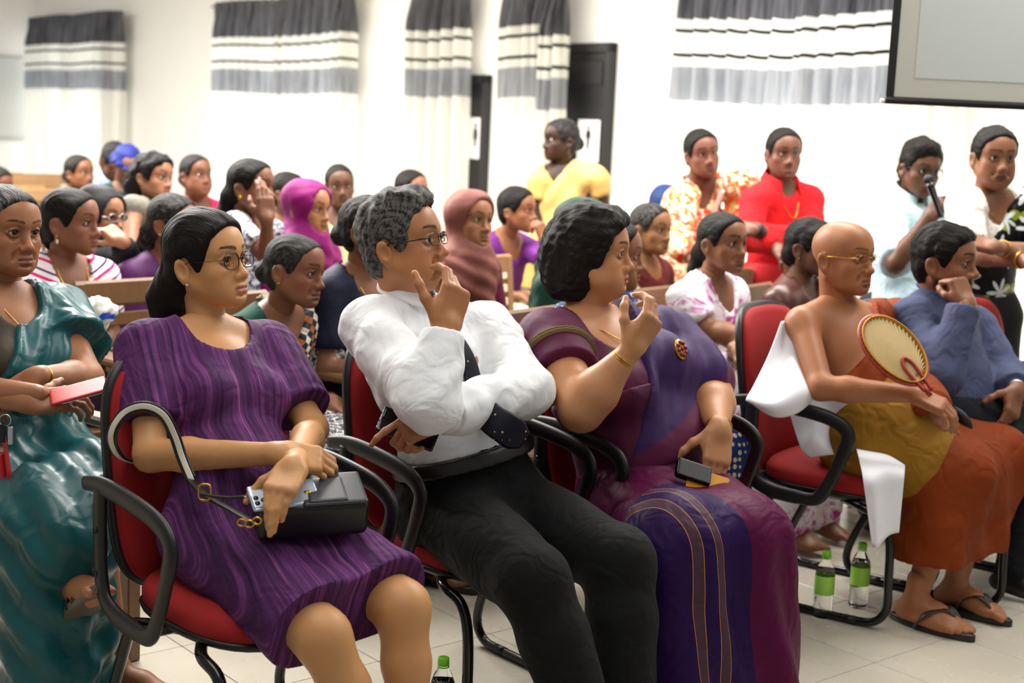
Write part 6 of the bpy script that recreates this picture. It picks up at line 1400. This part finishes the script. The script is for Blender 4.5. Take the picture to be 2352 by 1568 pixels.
    for (x, y), lab, r in (((1888, 1414), 'water bottle with a green cap nearest the purple sari, in front of the chair tube', .4), ((1970, 1392), 'water bottle with a green cap behind the front tube of the monk\'s chair', 2.2), ((1012, 1700), 'water bottle with a green cap cut off by the bottom edge, between the legs', 0), ((1912, 1192), 'water bottle far under the monk\'s chair beside a wooden chair leg', 1.)):
        q = Pz(x, y, 0); bottle((q[0], q[1], 0.), lab, r)
    # plastic bag on the second-row lap
    c8 = P3(212, 722, 4.62); ps = [EL(c8, (.075, .06, .05), k=.03), EL(c8+RT*.035+UP*.02, (.035, .04, .035), k=.03), EL(c8-RT*.04+UP*.01, (.04, .04, .04), k=.03)]; V, F = field(ps, .006).mesh(); N = vnormals(V, F); V = V+N*(.008*vnoise(V, 60, 3)+.005*vnoise(V, 130, 4))[:, None]
    mm = (np.abs(((V-c8)@UP)+.25*((V-c8)@RT)+.012*np.sin(((V-c8)@RT)*70)) < .010)*((V-c8)@RT > -.03); C = np.tile(rgb('e6e6de'), (len(V), 1)); C[mm] = rgb('2346b0'); tag(mk('plastic_bag', V, F, MAT['satin'], None, col=C, org=c8, loc=c8), 'white plastic bag with blue print on the lap of the chevron striped top', 'bag')
    # microphone
    q0, q1 = P3(2134, 416, 5.94), P3(2163, 500, 5.94); mc = empty('microphone', q1, 'black handheld microphone at the pale blue shirted man\'s mouth', 'microphone'); d = nrm(q0-q1)
    mkt('mic_body', tube([q1, q1+d*.02, q0-d*.03, q0-d*.008], [.010, .012, .016, .020], 14), MAT['phoneblack'], mc, org=q1); mkt('mic_head', sphere(q0+d*.006, .024, nu=14, nv=10), MAT['micgrille'], mc, org=q1)
def chairs():
    for nm, (x, y, d), a, lab in [('a', (596, 1250, 3.22), 138, 'red office chair under the woman in the purple striped dress'), ('b', (1100, 1200, 3.74), 139, 'red office chair under the man in the white shirt'), ('c', (1512, 1180, 4.12), 138, 'red office chair under the woman in the purple sari'), ('d', (1938, 1045, 4.68), 124, 'red office chair with a white cloth, under the monk'), ('e', (2200, 1000, 4.9), 126, 'red office chair under the man in the blue-grey shirt'), ('f', (2400, 930, 5.15), 130, 'empty red office chair at the right edge behind the blue-grey shirt')]:
        q = P3(x, y, d); place(RED, (q[0], q[1]), a, lab, 'chair', 'red office chairs in the front row')
    G = 'brown wooden chairs of the audience'; free = [(392, 5.0, 132, 'empty brown wooden chair with open slats behind the purple striped dress'), (72, 4.72, 130, 'brown wooden chair behind the teal sari, in front of the chevron top'), (330, 6.25, 130, 'brown wooden chair beside the purple top and the black head scarf')]
    for x, d, a, lab in free:
        q = P3(x, 700, d); place(WOOD, (q[0], q[1]), a, lab, 'chair', G)
    for x, d, a, lab in [(1200, 6.5, 130, 'wooden chair with cream covered slats below the boyish profile'), (1560, 6.2, 128, 'pale wooden chair in front of the maroon dress'), (1792, 6.35, 128, 'pale wooden chair in front of the red shirt')]:
        q = P3(x, 600, d); place(PALE, (q[0], q[1]), a, lab, 'chair', 'pale wooden chairs with covered slats')
    for k, (x, d) in enumerate([(35, 12.6), (62, 11.9), (92, 12.5), (120, 12.0), (148, 12.7), (40, 10.4), (80, 10.6), (118, 10.3), (62, 8.6), (105, 8.2), (122, 6.9)]):
        q = P3(x, 430, d); lb = {7: 'empty light wooden chair just left of the boyish woman with tied hair', 8: 'empty light wooden chair behind the teal sari at far left', 9: 'empty light wooden chair left of the chevron top, second row back', 10: 'empty light wooden chair directly behind the chevron striped top'}.get(k, 'empty light brown wooden chair in the rows at far left'); place(WOODL, (q[0], q[1]), 132, lb, 'chair', 'empty chairs in the rows at far left')
    for p in SEATED:
        if 'standing' in p.label or 'dark green head scarf' in p.label: continue
        f = p.f; c = p.J['P']-f*.0; b = f*.02; t = ' '.join(p.label.replace('seated ', '').split()[:11]); place(WOOD, (c[0]+b[0], c[1]+b[1]), math.degrees(math.atan2(f[0], f[1])), 'wooden chair under the '+t.rstrip(','), 'chair', G)
    c = F_[5].J['P']; place(WOOD, (c[0]+.02, c[1]+.0), 128, 'wooden armchair under the woman in the teal sari', 'chair', G)
newmat('whitecloth', 'eceef4', .8); newmat('micgrille', '2a2a2c', .5, Metallic=.6)
def _wl():
    m = newmat('waterlabel', '8cc63f', .35); t = NT(m); o = t.node('ShaderNodeSeparateXYZ'); t.set(o.inputs[0], t.obj()); x, y, z = o.outputs
    a = t.math('MULTIPLY', t.math('ARCTAN2', y, x), .0316); zz = t.math('SUBTRACT', z, .108)
    r = t.math('SQRT', t.math('ADD', t.math('MULTIPLY', a, a), t.math('MULTIPLY', zz, zz))); k = t.mix(t.math('LESS_THAN', t.math('ABSOLUTE', t.math('SUBTRACT', r, .024)), .004), 'a4e052', '2b3f9a')
    k = t.mix(t.math('LESS_THAN', r, .020), k, 'dfeef2'); k = t.mix(t.math('LESS_THAN', t.math('ABSOLUTE', t.math('SUBTRACT', r, .014)), .0018), k, '3d55ae'); k = t.mix(t.math('MULTIPLY', t.math('LESS_THAN', t.math('ABSOLUTE', zz), .003), t.math('LESS_THAN', t.math('ABSOLUTE', a), .011)), k, '3d55ae'); t.col(k)
_wl(); F_ = FRONT
PALE = build_wood_chair(arms=False, mat='woodpale', slats=5, cover=True); WOODL = build_wood_chair(arms=False, mat='woodpale', slats=3)
props(); chairs()
